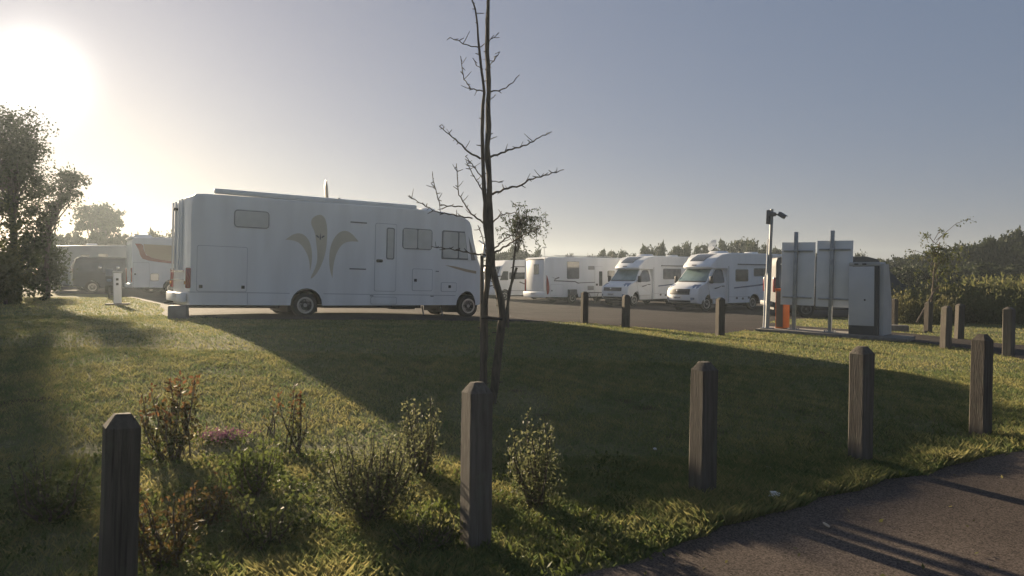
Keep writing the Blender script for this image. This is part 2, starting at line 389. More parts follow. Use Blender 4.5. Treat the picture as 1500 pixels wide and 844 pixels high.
def shaped(name, prof, w, m, parent, hwf=None, bulge=None, ny=8, slices=None, zslices=None, bev=0., smooth=32):
    """side profile (x,z) across the width, optionally narrowed and bowed"""
    bm = bmesh.new()
    rows = [[bm.verts.new((a, -w / 2 + w * k / ny, b)) for a, b in prof] for k in range(ny + 1)]
    n = len(prof)
    bm.faces.new(rows[0]); bm.faces.new(rows[-1][::-1])
    for k in range(ny):
        for q in range(n): bm.faces.new((rows[k][q], rows[k + 1][q], rows[k + 1][(q + 1) % n], rows[k][(q + 1) % n]))
    bmesh.ops.recalc_face_normals(bm, faces=bm.faces)
    if bev:
        es = [e for e in bm.edges if len(e.link_faces) == 2 and e.calc_face_angle() > R(50)
              and abs(abs(e.verts[0].co.y) - w / 2) < 1e-4 and abs(abs(e.verts[1].co.y) - w / 2) < 1e-4 and min(e.verts[0].co.z, e.verts[1].co.z) > .95]
        bmesh.ops.bevel(bm, geom=es, offset=bev, segments=3, affect='EDGES', profile=.5)
    if hwf or bulge:
        for ax, lst in ((0, slices or []), (2, zslices or [])):
            for c in lst:
                co = [0, 0, 0]; co[ax] = c; no = [0, 0, 0]; no[ax] = 1
                bmesh.ops.bisect_plane(bm, geom=bm.verts[:] + bm.edges[:] + bm.faces[:], plane_co=co, plane_no=no, dist=1e-5)
        for v in bm.verts:
            x, y, z = v.co
            if bulge: v.co.x = x + bulge(x, y, z)
            if hwf: v.co.y = y * hwf(x, z)
    me = bpy.data.meshes.new(name); bm.normal_update(); bm.to_mesh(me); bm.free()
    me.shade_smooth(); me.set_sharp_from_angle(angle=R(smooth))
    o = link_mesh(name, me, m, parent)
    wn = o.modifiers.new('wn', 'WEIGHTED_NORMAL'); wn.keep_sharp = True; wn.weight = 80
    return o
def plate(name, m, parent, pts, side, hw, th=.012, base=-.004, hwf=None):
    """a flat piece lying on the side wall; side -1 right wall, +1 left wall"""
    b = MB(); f = hwf or (lambda x, z: hw)
    A = [b.bm.verts.new((x, side * (f(x, z) + base), z)) for x, z in pts]; B = [b.bm.verts.new((x, side * (f(x, z) + th), z)) for x, z in pts]
    b.bm.faces.new(A); b.bm.faces.new(B[::-1]); n = len(pts)
    for k in range(n): b.bm.faces.new((A[k], B[k], B[(k + 1) % n], A[(k + 1) % n]))
    return b.build(name, m, parent)
def window(parent, x0, z0, x1, z1, side, hw, glass='glass', r=.06, name='window', div=None, th=.014):
    fr = plate(name, M['frame'], parent, rrect(x0 - .025, z0 - .025, x1 + .025, z1 + .025, r + .02), side, hw, th)
    if div:
        plate('pane', M[glass], fr, rrect(x0, z0, div - .015, z1, r * .7), side, hw, th + .007, base=th - .002)
        plate('pane', M[glass], fr, rrect(div + .015, z0, x1, z1, r * .7), side, hw, th + .007, base=th - .002)
    else: plate('pane', M[glass], fr, rrect(x0, z0, x1, z1, r), side, hw, th + .007, base=th - .002)
    return fr
def hatch(parent, x0, z0, x1, z1, side, hw, name='hatch', paint='paint', lock=None):
    h = plate(name, M['seam'], parent, rrect(x0, z0, x1, z1, .05), side, hw, .006)
    plate('panel', M[paint], h, rrect(x0 + .012, z0 + .012, x1 - .012, z1 - .012, .045), side, hw, .012, base=.004)
    for (a, c) in (lock or []):
        plate('lock', M['black'], h, rrect(a - .04, c - .04, a + .04, c + .04, .012), side, hw, .024, base=.010)
    return h
def patch(name, m, parent, seg, yr, nu=8, bulge=None, hwf=None, off=.012, th=.02, taper=None):
    """a piece lying on a front surface: seg = (x,z) points, yr = width range"""
    b = MB(); G0, G1 = [], []
    for i, (x, z) in enumerate(seg):
        a, c = seg[max(i - 1, 0)], seg[min(i + 1, len(seg) - 1)]
        d = Vector((c[0] - a[0], c[1] - a[1])).normalized(); nrm = Vector((d.y, -d.x))
        if nrm.x < 0 and abs(nrm.x) > .05 or (abs(nrm.x) <= .05 and nrm.y < 0): nrm = -nrm
        r0, r1 = [], []
        for k in range(nu + 1):
            t = i / max(1, len(seg) - 1); f = 1 if not taper else taper[0] + (taper[1] - taper[0]) * t
            ym = (yr[0] + yr[1]) / 2; y = ym + (yr[0] + (yr[1] - yr[0]) * k / nu - ym) * f
            dx = bulge(x, y, z) if bulge else 0; hh = hwf(x, z) if hwf else 1
            r0.append(b.bm.verts.new((x + dx + nrm.x * off, y * hh, z + nrm.y * off)))
            r1.append(b.bm.verts.new((x + dx + nrm.x * (off - th), y * hh, z + nrm.y * (off - th))))
        G0.append(r0); G1.append(r1)
    I, J = len(seg) - 1, nu
    for i in range(I):
        for k in range(J):
            b.bm.faces.new((G0[i][k], G0[i][k + 1], G0[i + 1][k + 1], G0[i + 1][k]))
            b.bm.faces.new((G1[i][k], G1[i + 1][k], G1[i + 1][k + 1], G1[i][k + 1]))
        b.bm.faces.new((G0[i][0], G0[i + 1][0], G1[i + 1][0], G1[i][0])); b.bm.faces.new((G0[i][J], G1[i][J], G1[i + 1][J], G0[i + 1][J]))
    for k in range(J):
        b.bm.faces.new((G0[0][k], G1[0][k], G1[0][k + 1], G0[0][k + 1])); b.bm.faces.new((G0[I][k], G0[I][k + 1], G1[I][k + 1], G1[I][k]))
    return b.build(name, m, parent)
def arch(cx, r, zb, n=9, cz=None):        # wheel-arch points for a bottom edge that runs in +x
    cz = zb if cz is None else cz
    return [(cx - r, zb)] + [(cx + r * math.cos(R(180 - 180 * k / n)), cz + r * math.sin(R(180 - 180 * k / n))) for k in range(n + 1)] + [(cx + r, zb)]
def wheel_well(parent, cx, cz, r, hw, mid=True):
    n = 10; out = [(cx - r * math.cos(R(180 * k / n)), cz + r * math.sin(R(180 * k / n))) for k in range(n + 1)]
    inn = [(cx + (r - .03) * math.cos(R(180 * k / n)), cz + (r - .03) * math.sin(R(180 * k / n))) for k in range(n + 1)]
    b = MB()
    for s in (-1, 1): b.prism(out + inn, s * (hw - .025), s * (hw - .34))
    b.box((cx, 0, cz + .03), (r * 1.9, 2 * hw - .66, .5))
    return b.build('wheel_well', M['black'], parent)
def linspace(a, b, n): return [a + (b - a) * k / (n - 1) for k in range(n)]
GRID = R(33)
def vehicle(name, label, cat, p0, yaw, w, group=None, origin='rear_right', slope=(0, 0)):
    """p0 is the ground point under the rear corner on the near side; local origin: rear, centre line, ground"""
    n = Vector((-math.sin(GRID), math.cos(GRID), 0)) if yaw is None else Vector((-math.sin(yaw), math.cos(yaw), 0))
    yw = GRID if yaw is None else yaw
    c = Vector(p0) + n * (w / 2)
    return thing(name, label, cat, c, (slope[0], slope[1], yw), group)

# --- the big white motorhome beside the lawn
W = 2.30; HW = W / 2
z0 = float(gz(-5.4, 19.6)) + .012
mh = vehicle('motorhome', 'large white motorhome with a beige three-petal emblem on its side, parked across the lawn edge', 'motorhome', (-7.85, 18.0, .575 + .012), None, W)
mh.rotation_mode = 'XYZ'; mh.rotation_euler = (0, R(1.55), GRID)
prof = [(.0, .36), (.0, .33)] + arch(2.95, .42, .33, 10, .36)[0:] + [(7.25, .36)] + [(7.40 + .43 - .43 * math.cos(R(180 * k / 10)), .36 + .42 * math.sin(R(180 * k / 10))) for k in range(11)] + \
       [(8.42, .38), (8.55, .55), (8.60, .85), (8.58, 1.15), (8.46, 1.45), (8.33, 1.72), (8.08, 2.35), (7.99, 2.68), (7.88, 2.84), (7.58, 2.97), (7.1, 3.05), (6.6, 3.08), (6.0, 3.09), (.45, 3.04), (.16, 3.02), (.05, 2.95), (.0, 2.82)]
bul = lambda x, y, z: -.24 * float(ss((x - 7.5) / 1.0)) * (abs(y) / HW) ** 2.6 + (.10 * (abs(y) / HW) ** 3 * float(ss((.3 - x) / .3)))
shaped('body', prof, W, M['paint'], mh, bulge=bul, ny=14, slices=linspace(7.5, 8.5, 6) + [.08, .2, .3], bev=.045)
plate('lower_seam', M['seam'], mh, [(0.05, .635), (2.5, .635), (2.5, .65), (.05, .65)], -1, HW, .005)
plate('lower_seam', M['seam'], mh, [(3.4, .635), (7.36, .635), (7.36, .65), (3.4, .65)], -1, HW, .005)
plate('skirt_joint', M['seam'], mh, [(1.44, .345), (1.452, .345), (1.452, .63), (1.44, .63)], -1, HW, .005)
b = MB(); b.box((4.9, 0, .34), (2.9, 1.9, .16)); b.box((1.2, 0, .31), (2.2, 1.9, .12)); b.box((5.8, -.8, .30), (.7, .4, .14), .02); b.build('underbody', M['black'], mh)
wins = [(1.11, 2.29, 1.92, 2.68, None), (5.66, 1.96, 6.54, 2.50, 6.1)]
for x0, a0, x1, a1, dv in wins: window(mh, x0, a0, x1, a1, -1, HW, 'blind', .07, div=dv)
fr = plate('cab_window', M['frame'], mh, [(6.88, 1.70), (8.02, 1.70), (7.98, 1.8), (7.72, 2.5), (7.68, 2.53), (6.92, 2.53), (6.88, 2.49)], -1, HW, .014)
plate('pane', M['blind'], fr, rrect(6.92, 1.74, 7.40, 2.49, .04), -1, HW, .02, base=.012)
plate('pane', M['blind'], fr, [(7.45, 1.74), (7.74, 1.74), (7.62, 2.49), (7.45, 2.49)], -1, HW, .02, base=.012)
plate('pillar', M['paint'], fr, [(7.76, 1.68), (7.86, 1.68), (7.72, 2.56), (7.62, 2.56)], -1, HW, .03, base=.012)
plate('pane', M['tint'], fr, [(7.88, 1.74), (7.98, 1.74), (7.96, 1.8), (7.80, 2.25)], -1, HW, .02, base=.012)
d = hatch(mh, 4.82, .73, 5.46, 2.61, -1, HW, 'door')
f2 = plate('door_window', M['frame'], d, rrect(5.15, 1.62, 5.39, 2.50, .05), -1, HW, .02, base=.01)
plate('handle', M['black'], d, rrect(4.86, 1.53, 5.05, 1.61, .035), -1, HW, .03, base=.008)
plate('pane', M['blind'], d, rrect(5.18, 1.65, 5.36, 2.47, .04), -1, HW, .026, base=.016)
hatch(mh, 5.96, .76, 6.60, 1.39, -1, HW, 'hatch', lock=[(6.06, 1.06)])
hatch(mh, 6.88, .75, 7.40, 1.02, -1, HW, 'hatch', lock=[(7.16, .90)])
hatch(mh, .24, .66, 1.43, 1.78, -1, HW, 'garage_door', lock=[(.34, .78), (1.33, .78)])
hatch(mh, 4.72, .37, 5.50, .58, -1, HW, 'step_cover')
for zz, xa in ((2.59, 4.1), (1.33, 4.1)):
    plate('vent_slot', M['plastic'], mh, rrect(xa, zz - .02, xa + .47, zz + .012, .008), -1, HW, .012)
for xa, za in ((6.7, 1.32), (4.7, .59), (6.55, .6)):
    plate('reflector', M['plastic'], mh, rrect(xa, za, xa + .1, za + .025, .008), -1, HW, .01)
# the emblem: three petals and a small crest
pet = smooth_poly([(3.20, 2.72), (3.04, 2.62), (3.02, 2.45), (3.13, 2.27), (3.17, 2.0), (3.22, 1.6), (3.18, 1.35), (3.0, .98), (3.2, 1.15), (3.37, 1.5), (3.45, 1.85), (3.47, 2.3), (3.42, 2.6), (3.32, 2.72)], 2)
plate('emblem_petal', M['beige'], mh, pet, -1, HW, .004)
pet = smooth_poly([(2.36, 2.02), (2.36, 2.02), (2.58, 2.19), (2.80, 2.21), (2.98, 2.05), (3.07, 1.75), (3.06, 1.4), (3.02, 1.22), (3.02, 1.22), (3.0, 1.5), (2.92, 1.72), (2.75, 1.95), (2.55, 2.02)], 2)
plate('emblem_petal', M['beige'], mh, pet, -1, HW, .004)
pet = smooth_poly([(4.34, 2.07), (4.34, 2.07), (4.15, 2.28), (3.95, 2.36), (3.75, 2.27), (3.58, 2.0), (3.52, 1.65), (3.55, 1.3), (3.63, 1.06), (3.63, 1.06), (3.65, 1.45), (3.74, 1.78), (3.9, 2.0), (4.1, 2.07)], 2)
plate('emblem_petal', M['beige'], mh, pet, -1, HW, .004)
b = MB()
for pts in ([(3.15, 2.17), (3.22, 2.11), (3.25, 2.13), (3.19, 2.18)], [(3.40, 2.17), (3.33, 2.11), (3.30, 2.13), (3.36, 2.18)], [(3.255, 2.1), (3.275, 2.25), (3.295, 2.1), (3.275, 2.05)]):
    b.prism(pts, -HW - .007, -HW - .003)
b.build('emblem_crest', M['grey_decal'], mh)
plate('side_flash', M['tan'], mh, [(7.0, 1.52), (7.3, 1.5), (7.75, 1.42), (8.05, 1.38), (8.05, 1.30), (7.7, 1.35), (7.3, 1.44)], -1, HW, .004)
wheel_well(mh, 2.95, .36, .42, HW); wheel_well(mh, 7.72, .36, .42, HW)
wheel(mh, 2.93, -HW + .15, -1, .335, .22, .205, 6); wheel(mh, 2.93, HW - .15, 1, .335, .22, .205, 6)
wheel(mh, 7.83, -HW + .15, -1, .335, .22, .205, 6); wheel(mh, 7.83, HW - .15, 1, .335, .22, .205, 6)
for s in (-1, 1):
    b = MB(); b.tube([(6.55 + .62 * (s > 0), -.62, .3), (6.58 + .62 * (s > 0), -.7, .02)], .022, 8); b.box((6.58 + .62 * (s > 0), -.7, .012), (.16, .16, .02)); b.build('jack_leg', M['galv'], mh)
# roof: awning cassette, rails, dish, hatch
b = MB(); b.box((3.35, -HW + .10, 3.125), (5.45, .17, .13), .03); b.build('awning_cassette', M['paint2'], mh)
b = MB(); b.box((6.75, -.35, 3.14), (.45, .5, .12), .03, taper=.8); b.build('roof_hatch', M['paint2'], mh)
b = MB(); b.box((2.0, .2, 3.1), (.5, .5, .12), .03, taper=.85); b.build('roof_hatch', M['paint2'], mh)
b = MB(); b.lathe([(.17, 3.05), (.16, 3.12), (.05, 3.16)], 'Z', 16, (3.85, .1, 0)); b.tube([(3.85, .1, 3.12), (3.82, .1, 3.3)], .03, 8); dm = b.build('dish_mount', M['paint2'], mh)
b = MB(); k = []
for q in range(7): k.append((.06 + .25 * q / 6, .05 * (q / 6) ** 2))
b.lathe(k + [(.31, .065), (.30, .065), (.05, .02)], 'Z', 24)
do = b.build('satellite_dish', M['plastic'], mh, (3.79, .1, 3.52)); do.rotation_euler = (0, R(84), R(-13))
b = MB(); b.tube([(3.85, .1, 3.2), (4.14, -.05, 3.27)], .015, 6); b.box((4.16, -.06, 3.30), (.07, .07, .07), .01); b.build('dish_arm', M['plastic'], mh)
# windscreen, front
patch('windscreen', M['glass'], mh, [(8.30, 1.78), (8.2, 2.04), (8.08, 2.35), (7.99, 2.56)], (-1.02, 1.02), 12, bulge=lambda x, y, z: bul(8.2, y, z))
patch('grille', M['black'], mh, [(8.60, .75), (8.59, 1.0)], (-.5, .5), 6, bulge=bul)
for s in (-1, 1):
    patch('headlight', M['clear'], mh, [(8.60, .78), (8.585, 1.08)], (s * .62, s * .95), 4, bulge=bul)
    b = MB(); b.box((8.25, s * (HW + .16), 2.0), (.10, .20, .42), .04); b.tube([(8.18, s * (HW - .08), 2.3), (8.25, s * (HW + .14), 2.16)], .022, 6); b.build('mirror', M['paint2'], mh)
# rear: lights, bumper, plate, ladder-like ribs, camera
for s in (-1, 1):
    b = MB(); b.box((.06, s * (HW - .045), .98), (.12, .125, .50), .03); t = b.build('tail_light', M['red'], mh)
    b = MB(); b.box((.0, s * (HW - .06), .86), (.05, .10, .08), .01); b.build('indicator', M['amber'], t)
for q in (-.55, -.2, .35, .75):
    b = MB(); b.box((-.012, q, 2.05), (.05, .035, 1.75), .012); b.build('rear_rib', M['paint2'], mh)
b = MB(); b.box((-.03, 0, .50), (.16, 2.1, .24), .05); b.build('rear_bumper', M['paint2'], mh)
b = MB(); b.box((-.005, 0, 1.15), (.03, 1.7, .02)); b.build('rear_trim', M['chrome'], mh)
b = MB(); b.box((-.005, 0, .93), (.03, 1.7, .02)); b.build('rear_trim', M['chrome'], mh)
b = MB(); b.box((-.04, .2, 2.72), (.1, .12, .07), .015); b.build('reversing_camera', M['black'], mh)
b = MB(); b.box((-.118, -.35, .55), (.012, .5, .11)); b.build('number_plate', M['paper'], mh)
b = MB(); b.tube([(-.02, .6, .36), (-.22, .6, .34)], .03, 8); b.build('tow_bar', M['black'], mh)

# --- low-profile motorhomes facing left: one builder, two of them
def low_profile(name, label, loc, yaw, L, wb_front, wb_rear, spec):
    t = thing(name, label, 'motorhome', loc, (0, 0, yaw), 'white motorhomes parked in a row beyond the car park road')
    w = 2.25; hw = w / 2; cx = L - wb_front; rx = L - wb_rear
    X_ = lambda d: L - d
    # living body with the overcab fairing
    pr = [(0, .42)] + arch(rx, .40, .36, 8, .40) + [(X_(2.35), .36), (X_(2.35), 2.08), (X_(1.5), 2.06), (X_(1.12), 2.08), (X_(1.04), 2.16), (X_(1.12), 2.30), (X_(1.55), 2.58), (X_(2.05), 2.78), (X_(2.6), 2.86), (X_(3.2), 2.87), (.25, 2.84), (.08, 2.78), (0, 2.62)]
    hb = lambda x, z: 1 - .16 * float(ss((x - X_(2.6)) / 1.5))
    bb = lambda x, y, z: -.30 * float(ss((x - X_(2.0)) / .8)) * (abs(y) / hw) ** 2.4
    shaped('body', pr, w, M['paint2'], t, hwf=hb, bulge=bb, ny=10, slices=[X_(2.6), X_(2.3), X_(2.0), X_(1.7), X_(1.4)], bev=.05)
    # cab
    pc = [(X_(2.5), .34), (cx - .47, .34)] + [(cx - .44 * math.cos(R(180 * k / 10)), .36 + .46 * math.sin(R(180 * k / 10))) for k in range(11)] + \
         [(X_(.30), .34), (X_(.06), .40), (X_(.0), .58), (X_(.02), .86), (X_(.08), 1.08), (X_(.22), 1.20), (X_(.62), 1.33), (X_(.86), 1.43), (X_(1.15), 1.72), (X_(1.50), 2.07), (X_(1.62), 2.12), (X_(2.5), 2.14)]
    def hc(x, z): return (1 - .17 * float(ss((z - 1.25) / 1.0))) * (1 - .05 * float(ss((z * -1 + .6) / .3)))
    def bc(x, y, z): return -.30 * float(ss((x - X_(1.7)) / 1.5)) * (abs(y) / 1.02) ** 2.6
    shaped('cab', pc, 2.04, M['paint2'], t, hwf=hc, bulge=bc, ny=12, slices=[X_(q) for q in (2.2, 1.7, 1.4, 1.2, .9, .6, .4)], zslices=[.8, 1.2, 1.4, 1.6, 1.8, 2.0], smooth=28)
    cw = lambda x, z: 1.02 * hc(x, z)
    patch('windscreen', M[spec['screen']], t, [(X_(.87), 1.455), (X_(1.0), 1.575), (X_(1.15), 1.725), (X_(1.33), 1.905), (X_(1.48), 2.05)], (-.95, .95), 10, bulge=bc, hwf=hc, off=.014)
    patch('wiper_cowl', M['black'], t, [(X_(.80), 1.412), (X_(.87), 1.44)], (-.93, .93), 8, bulge=bc, hwf=hc, off=.012)
    patch('skylight', M['glass'], t, [(X_(1.35), 2.455), (X_(1.55), 2.58), (X_(2.05), 2.78), (X_(2.25), 2.81)], (-.62, .50), 6, bulge=bb, hwf=hb, off=.016)
    patch('visor_lettering', M['plastic'], t, [(X_(1.07), 2.235), (X_(1.10), 2.275)], (-.1, .25), 3, bulge=bb, hwf=hb, off=.006)
    gr = patch('grille', M['black'], t, [(X_(.03), .80), (X_(.03), .92), (X_(.07), 1.07)] if spec['grille'] == 1 else [(X_(.02), .84), (X_(.06), 1.04)], (-.68, .68), 8, bulge=bc, off=.02)
    for q in range(3): patch('slat', M['plastic'], gr, [(X_(.03 + .012 * q), .84 + .07 * q), (X_(.035 + .012 * q), .86 + .07 * q)], (-.62, .62), 6, bulge=bc, off=.034)
    b = MB(); b.lathe([(.055, 0), (.06, .02), (.02, .03)], 'Z', 14); bd = b.build('badge', M['chrome'], gr, (X_(-.035 + .03), 0, .98)); bd.rotation_euler = (0, R(84), 0)
    patch('lower_intake', M['black'], t, [(X_(.02), .42), (X_(.0), .52)], (-.72, .72), 8, bulge=bc, off=.016)
    pl = patch('number_plate', M['paper'], t, [(X_(.0), .60), (X_(.0), .71)], (-.26, .26), 2, bulge=bc, off=.03)
    for q in range(5): patch('plate_mark', M['black'], pl, [(X_(.0), .63), (X_(.0), .68)], (-.2 + .085 * q, -.15 + .085 * q), 1, bulge=bc, off=.036)
    patch('bumper_seam', M['seam'], t, [(X_(.03), .765), (X_(.03), .785)], (-.95, .95), 8, bulge=bc, off=.006)
    for s in (-1, 1):
        h = patch('headlight', M['clear'], t, [(X_(.12), 1.085), (X_(.24), 1.19), (X_(.44), 1.275)], (s * .62, s * .985), 6, bulge=bc, hwf=hc, off=.02, taper=(1.0, .8))
        patch('fog_light', M['clear'], t, [(X_(.0), .55), (X_(.0), .66)], (s * .74, s * .9), 3, bulge=bc, off=.012)
        dw = smooth_poly([(X_(1.10), 1.36), (X_(1.13), 1.42), (X_(1.62), 1.98), (X_(1.75), 2.03), (X_(2.12), 2.03), (X_(2.2), 1.98), (X_(2.22), 1.45), (X_(2.18), 1.36)], 1)
        dr = plate('cab_door', M['seam'], t, [(X_(1.22), .58), (X_(2.26), .58), (X_(2.28), 2.06), (X_(1.66), 2.08), (X_(1.02), 1.38), (X_(1.05), 1.2)], s, 1, .004, hwf=cw)
        plate('door_skin', M['paint2'], dr, [(X_(1.24), .60), (X_(2.245), .60), (X_(2.265), 2.045), (X_(1.67), 2.06), (X_(1.045), 1.375), (X_(1.07), 1.21)], s, 1, .010, hwf=cw, base=.002)
        plate('door_window', M[spec['dwin']], dr, dw, s, 1, .018, hwf=cw, base=.006)
        plate('handle', M['plastic'], dr, rrect(X_(2.2), 1.18, X_(2.02), 1.23, .02), s, 1, .03, hwf=cw)
        plate('door_flash', M['grey_decal'], dr, [(X_(1.45), 1.12), (X_(1.75), 1.16), (X_(2.05), 1.24), (X_(1.8), 1.12), (X_(1.55), 1.07)], s, 1, .013, hwf=cw, base=.008)
        b = MB(); b.box((X_(1.12), s * 1.17, 1.52), (.12, .2, .36), .04); b.tube([(X_(1.16), s * .96, 1.42), (X_(1.12), s * 1.15, 1.46)], .03, 6); b.build('mirror', M['black'], t)
        if s < 0: wheel_well(t, rx, .38, .40, hw); wheel_well(t, cx, .36, .44, 1.0)
        wheel(t, cx, s * (hw - .24), s, .345, .22, .21, 5); wheel(t, rx, s * (hw - .24), s, .345, .22, .21, 5)
    S1 = 1
    for (d0, a0, d1, a1) in spec['wins']: window(t, X_(d1), a0, X_(d0), a1, S1, hw, 'tint' if spec['grille'] == 2 else 'glass', .05)
    plate('awning_rail', M['plastic'], t, [(.3, 2.25), (X_(3.05), 2.27), (X_(3.05), 2.32), (.3, 2.30)], S1, hw, .05)
    plate('stripe', M['blue_decal'], t, [(X_(2.8), 1.08), (X_(2.8), 1.14), (X_(4.4), 1.25), (X_(5.6), 1.37), (X_(5.6), 1.28), (X_(4.4), 1.18)], S1, hw, .004)
    plate('lower_seam', M['seam'], t, [(rx + .45, .66), (X_(2.4), .66), (X_(2.4), .675), (rx + .45, .675)], S1, hw, .005)
    plate('fairing_seam', M['plastic'], t, [(X_(2.42), .4), (X_(2.40), .4), (X_(2.40), 2.2), (X_(2.42), 2.2)], S1, hw, .005, hwf=lambda x, z: hw * hb(x, z))
    for d_, z_ in ((3.0, .55), (3.45, .52), (3.9, .56)): plate('socket', M['plastic'], t, rrect(X_(d_) - .07, z_, X_(d_) + .07, z_ + .1, .02), S1, hw, .012)
    hatch(t, .4, .5, 1.5, 1.3, S1, hw, 'hatch', 'paint2')
    b = MB(); b.box((L * .45, 0, .36), (L * .8, 1.7, .16)); b.build('underbody', M['black'], t)
    b = MB(); b.box((L * .56, -.1, 2.92), (.9, .7, .12), .03, taper=.8); b.build('roof_hatch', M['paint2'], t)
    b = MB(); b.box((L * .25, .2, 2.9), (.6, .6, .12), .03, taper=.8); b.build('roof_hatch', M['paint2'], t)
    for s in (-1, 1):
        b = MB(); b.box((.02, s * (hw - .1), 1.0), (.08, .14, .7), .02); b.build('tail_light', M['red'], t)
    return t
def front_loc(pf, yaw, L, hw=1.12):       # rear-centre origin from the near (left) front corner
    f = Vector((math.cos(yaw), math.sin(yaw), 0)); l = Vector((-f.y, f.x, 0))
    p = Vector((pf[0], pf[1], 0)) - f * L - l * hw; p.z = float(gz(p.x, p.y)) + .012
    m_ = Vector((pf[0], pf[1], 0)) - f * L * .5; p.z = float(gz(m_.x, m_.y)) + .012
    return p
yf = R(213); yc = R(219)
fiat = low_profile('low_profile_motorhome', 'white low-profile motorhome nearest of the row, just left of the camera pole', front_loc((8.75, 36), yf, 6.9), yf, 6.9, .98, 4.35,
    dict(screen='screen', grille=1, dwin='glass', wins=[(2.92, 1.46, 3.82, 2.02), (4.3, 1.72, 5.2, 2.08)]))
b = MB(); k = [(.05 + .28 * q / 6, .06 * (q / 6) ** 2) for q in range(7)]
b.lathe(k + [(.33, .075), (.32, .075), (.04, .02)], 'Z', 20); b.lathe([(.03, -.45), (.03, .0), (.01, .01)], 'Z', 8)
dd = b.build('satellite_dish', M['paint2'], fiat, (3.6, -.7, 3.28)); dd.rotation_euler = (R(60), R(20), 0)
low_profile('low_profile_motorhome', 'white low-profile motorhome with pale side window blinds, standing between two other white motorhomes', front_loc((6.35, 42), yc, 6.9), yc, 6.9, .86, 4.1,
    dict(screen='screen', grille=2, dwin='tint', wins=[(3.25, 1.53, 4.85, 2.10)]))

# --- a general coach-built box body, rear or front towards us on the left
def box_body(t, L, w, h, rear_wheel, front_wheel, paint='paint2', nose=False, roofbow=.06, bev=.05, r=.34):
    hw = w / 2
    end = [(L - .1, .40), (L, .6), (L, .95), (L - .18, 1.3), (L - .75, 2.35), (L - 1.1, h - .06), (L - 1.5, h)] if nose else [(L, .40), (L, h - .15), (L - .12, h)]
    pr = [(0, .42)] + arch(rear_wheel, .42, .38, 8, .38) + arch(front_wheel, .42, .38, 8, .38) + end + [(L * .5, h + roofbow), (.25, h), (.06, h - .06), (0, h - .2)]
    bl = (lambda x, y, z: -.25 * float(ss((x - (L - 1.)) / 1.)) * (abs(y) / hw) ** 2.6) if nose else None
    shaped('body', pr, w, M[paint], t, bulge=bl, ny=10, slices=[L - .8, L - .5, L - .2] if nose else None, bev=bev)
    for s in (-1, 1):
        wheel(t, rear_wheel, s * (hw - .16), s, r, .22, .21, 5); wheel(t, front_wheel, s * (hw - .16), s, r, .22, .21, 5)
    wheel_well(t, rear_wheel, .38, .42, hw); wheel_well(t, front_wheel, .38, .42, hw)
    b = MB(); b.box((L * .5, 0, .38), (L * .86, w - .5, .18)); b.build('underbody', M['black'], t)
# white motorhome showing its rear
W2 = 2.3; H2 = W2 / 2
wr = vehicle('rear_view_motorhome', 'white motorhome seen from behind with a tall side window, dark swoosh and red corner lamp', 'motorhome', (2.06, 45.4, float(gz(5, 47)) + .012), None, W2, 'white motorhomes parked in a row beyond the car park road')
box_body(wr, 7.0, W2, 2.84, 2.05, 5.7, roofbow=.02)
window(wr, 1.6, 1.53, 2.5, 2.56, -1, H2, 'tint', .05)
for a in ((3.25, 2.08, 3.75, 2.32), (3.2, .8, 3.7, 1.07)):
    v = plate('vent', M['roofgrey'], wr, rrect(*a, .02), -1, H2, .012)
    for q in range(4): plate('louvre', M['plastic'], v, rrect(a[0] + .04, a[1] + .035 + .05 * q, a[2] - .04, a[1] + .05 + .05 * q, .005), -1, H2, .02, base=.01)
d = hatch(wr, 3.78, .40, 4.45, 2.28, -1, H2, 'door', 'paint2')
plate('door_window', M['glass'], d, rrect(4.12, 1.05, 4.38, 1.98, .04), -1, H2, .022, base=.008)
plate('handle', M['black'], d, rrect(3.86, 1.08, 4.02, 1.2, .03), -1, H2, .03, base=.008)
window(wr, 4.85, 1.62, 5.4, 2.0, -1, H2, 'tint', .04, div=5.1)
plate('stripe', M['grey_decal'], wr, [(.35, 1.64), (.7, 1.55), (.95, 1.63), (1.02, 1.57), (.78, 1.5), (.62, 1.43), (1.4, 1.40), (2.2, 1.37), (2.48, 1.27), (2.62, 1.28), (4.05, 1.31), (4.05, 1.27), (2.6, 1.24), (2.45, 1.21), (2.2, 1.31), (1.4, 1.34), (.6, 1.37), (.58, 1.45), (.7, 1.52)], -1, H2, .004)
hatch(wr, .32, .5, 1.28, 1.18, -1, H2, 'garage_door', 'paint2', lock=[(.42, .8)])
plate('stove_box', M['plastic'], wr, rrect(1.64, .5, 2.2, .86, .03), -1, H2, .22)
plate('lower_seam', M['seam'], wr, [(2.6, .62), (7, .62), (7, .635), (2.6, .635)], -1, H2, .005)
plate('corner_light', M['red'], wr, smooth_poly([(.02, .55), (.2, .6), (.26, .9), (.2, 1.35), (.05, 1.75), (.02, 1.7)], 1), -1, H2, .012)
b = MB(); b.box((-.04, H2 - .12, 1.1), (.06, .12, .8), .03); b.build('tail_light', M['red'], wr)
b = MB(); b.box((-.05, 0, .55), (.2, 2.26, .36), .06); bp_ = b.build('rear_bumper', M['paint2'], wr)
b = MB(); b.box((-.155, 0, .60), (.012, .5, .11)); b.build('number_plate', M['paper'], bp_)
b = MB(); b.box((-.03, -.05, 1.75), (.06, 1.9, 1.9), .03); b.build('rear_wall_panel', M['paint2'], wr)
b = MB(); b.box((-.068, -.2, 2.1), (.02, .52, .62), .0); w_ = b.build('rear_window', M['frame'], wr)
b = MB(); b.box((-.08, -.2, 2.1), (.01, .46, .56)); b.build('pane', M['glass'], w_)
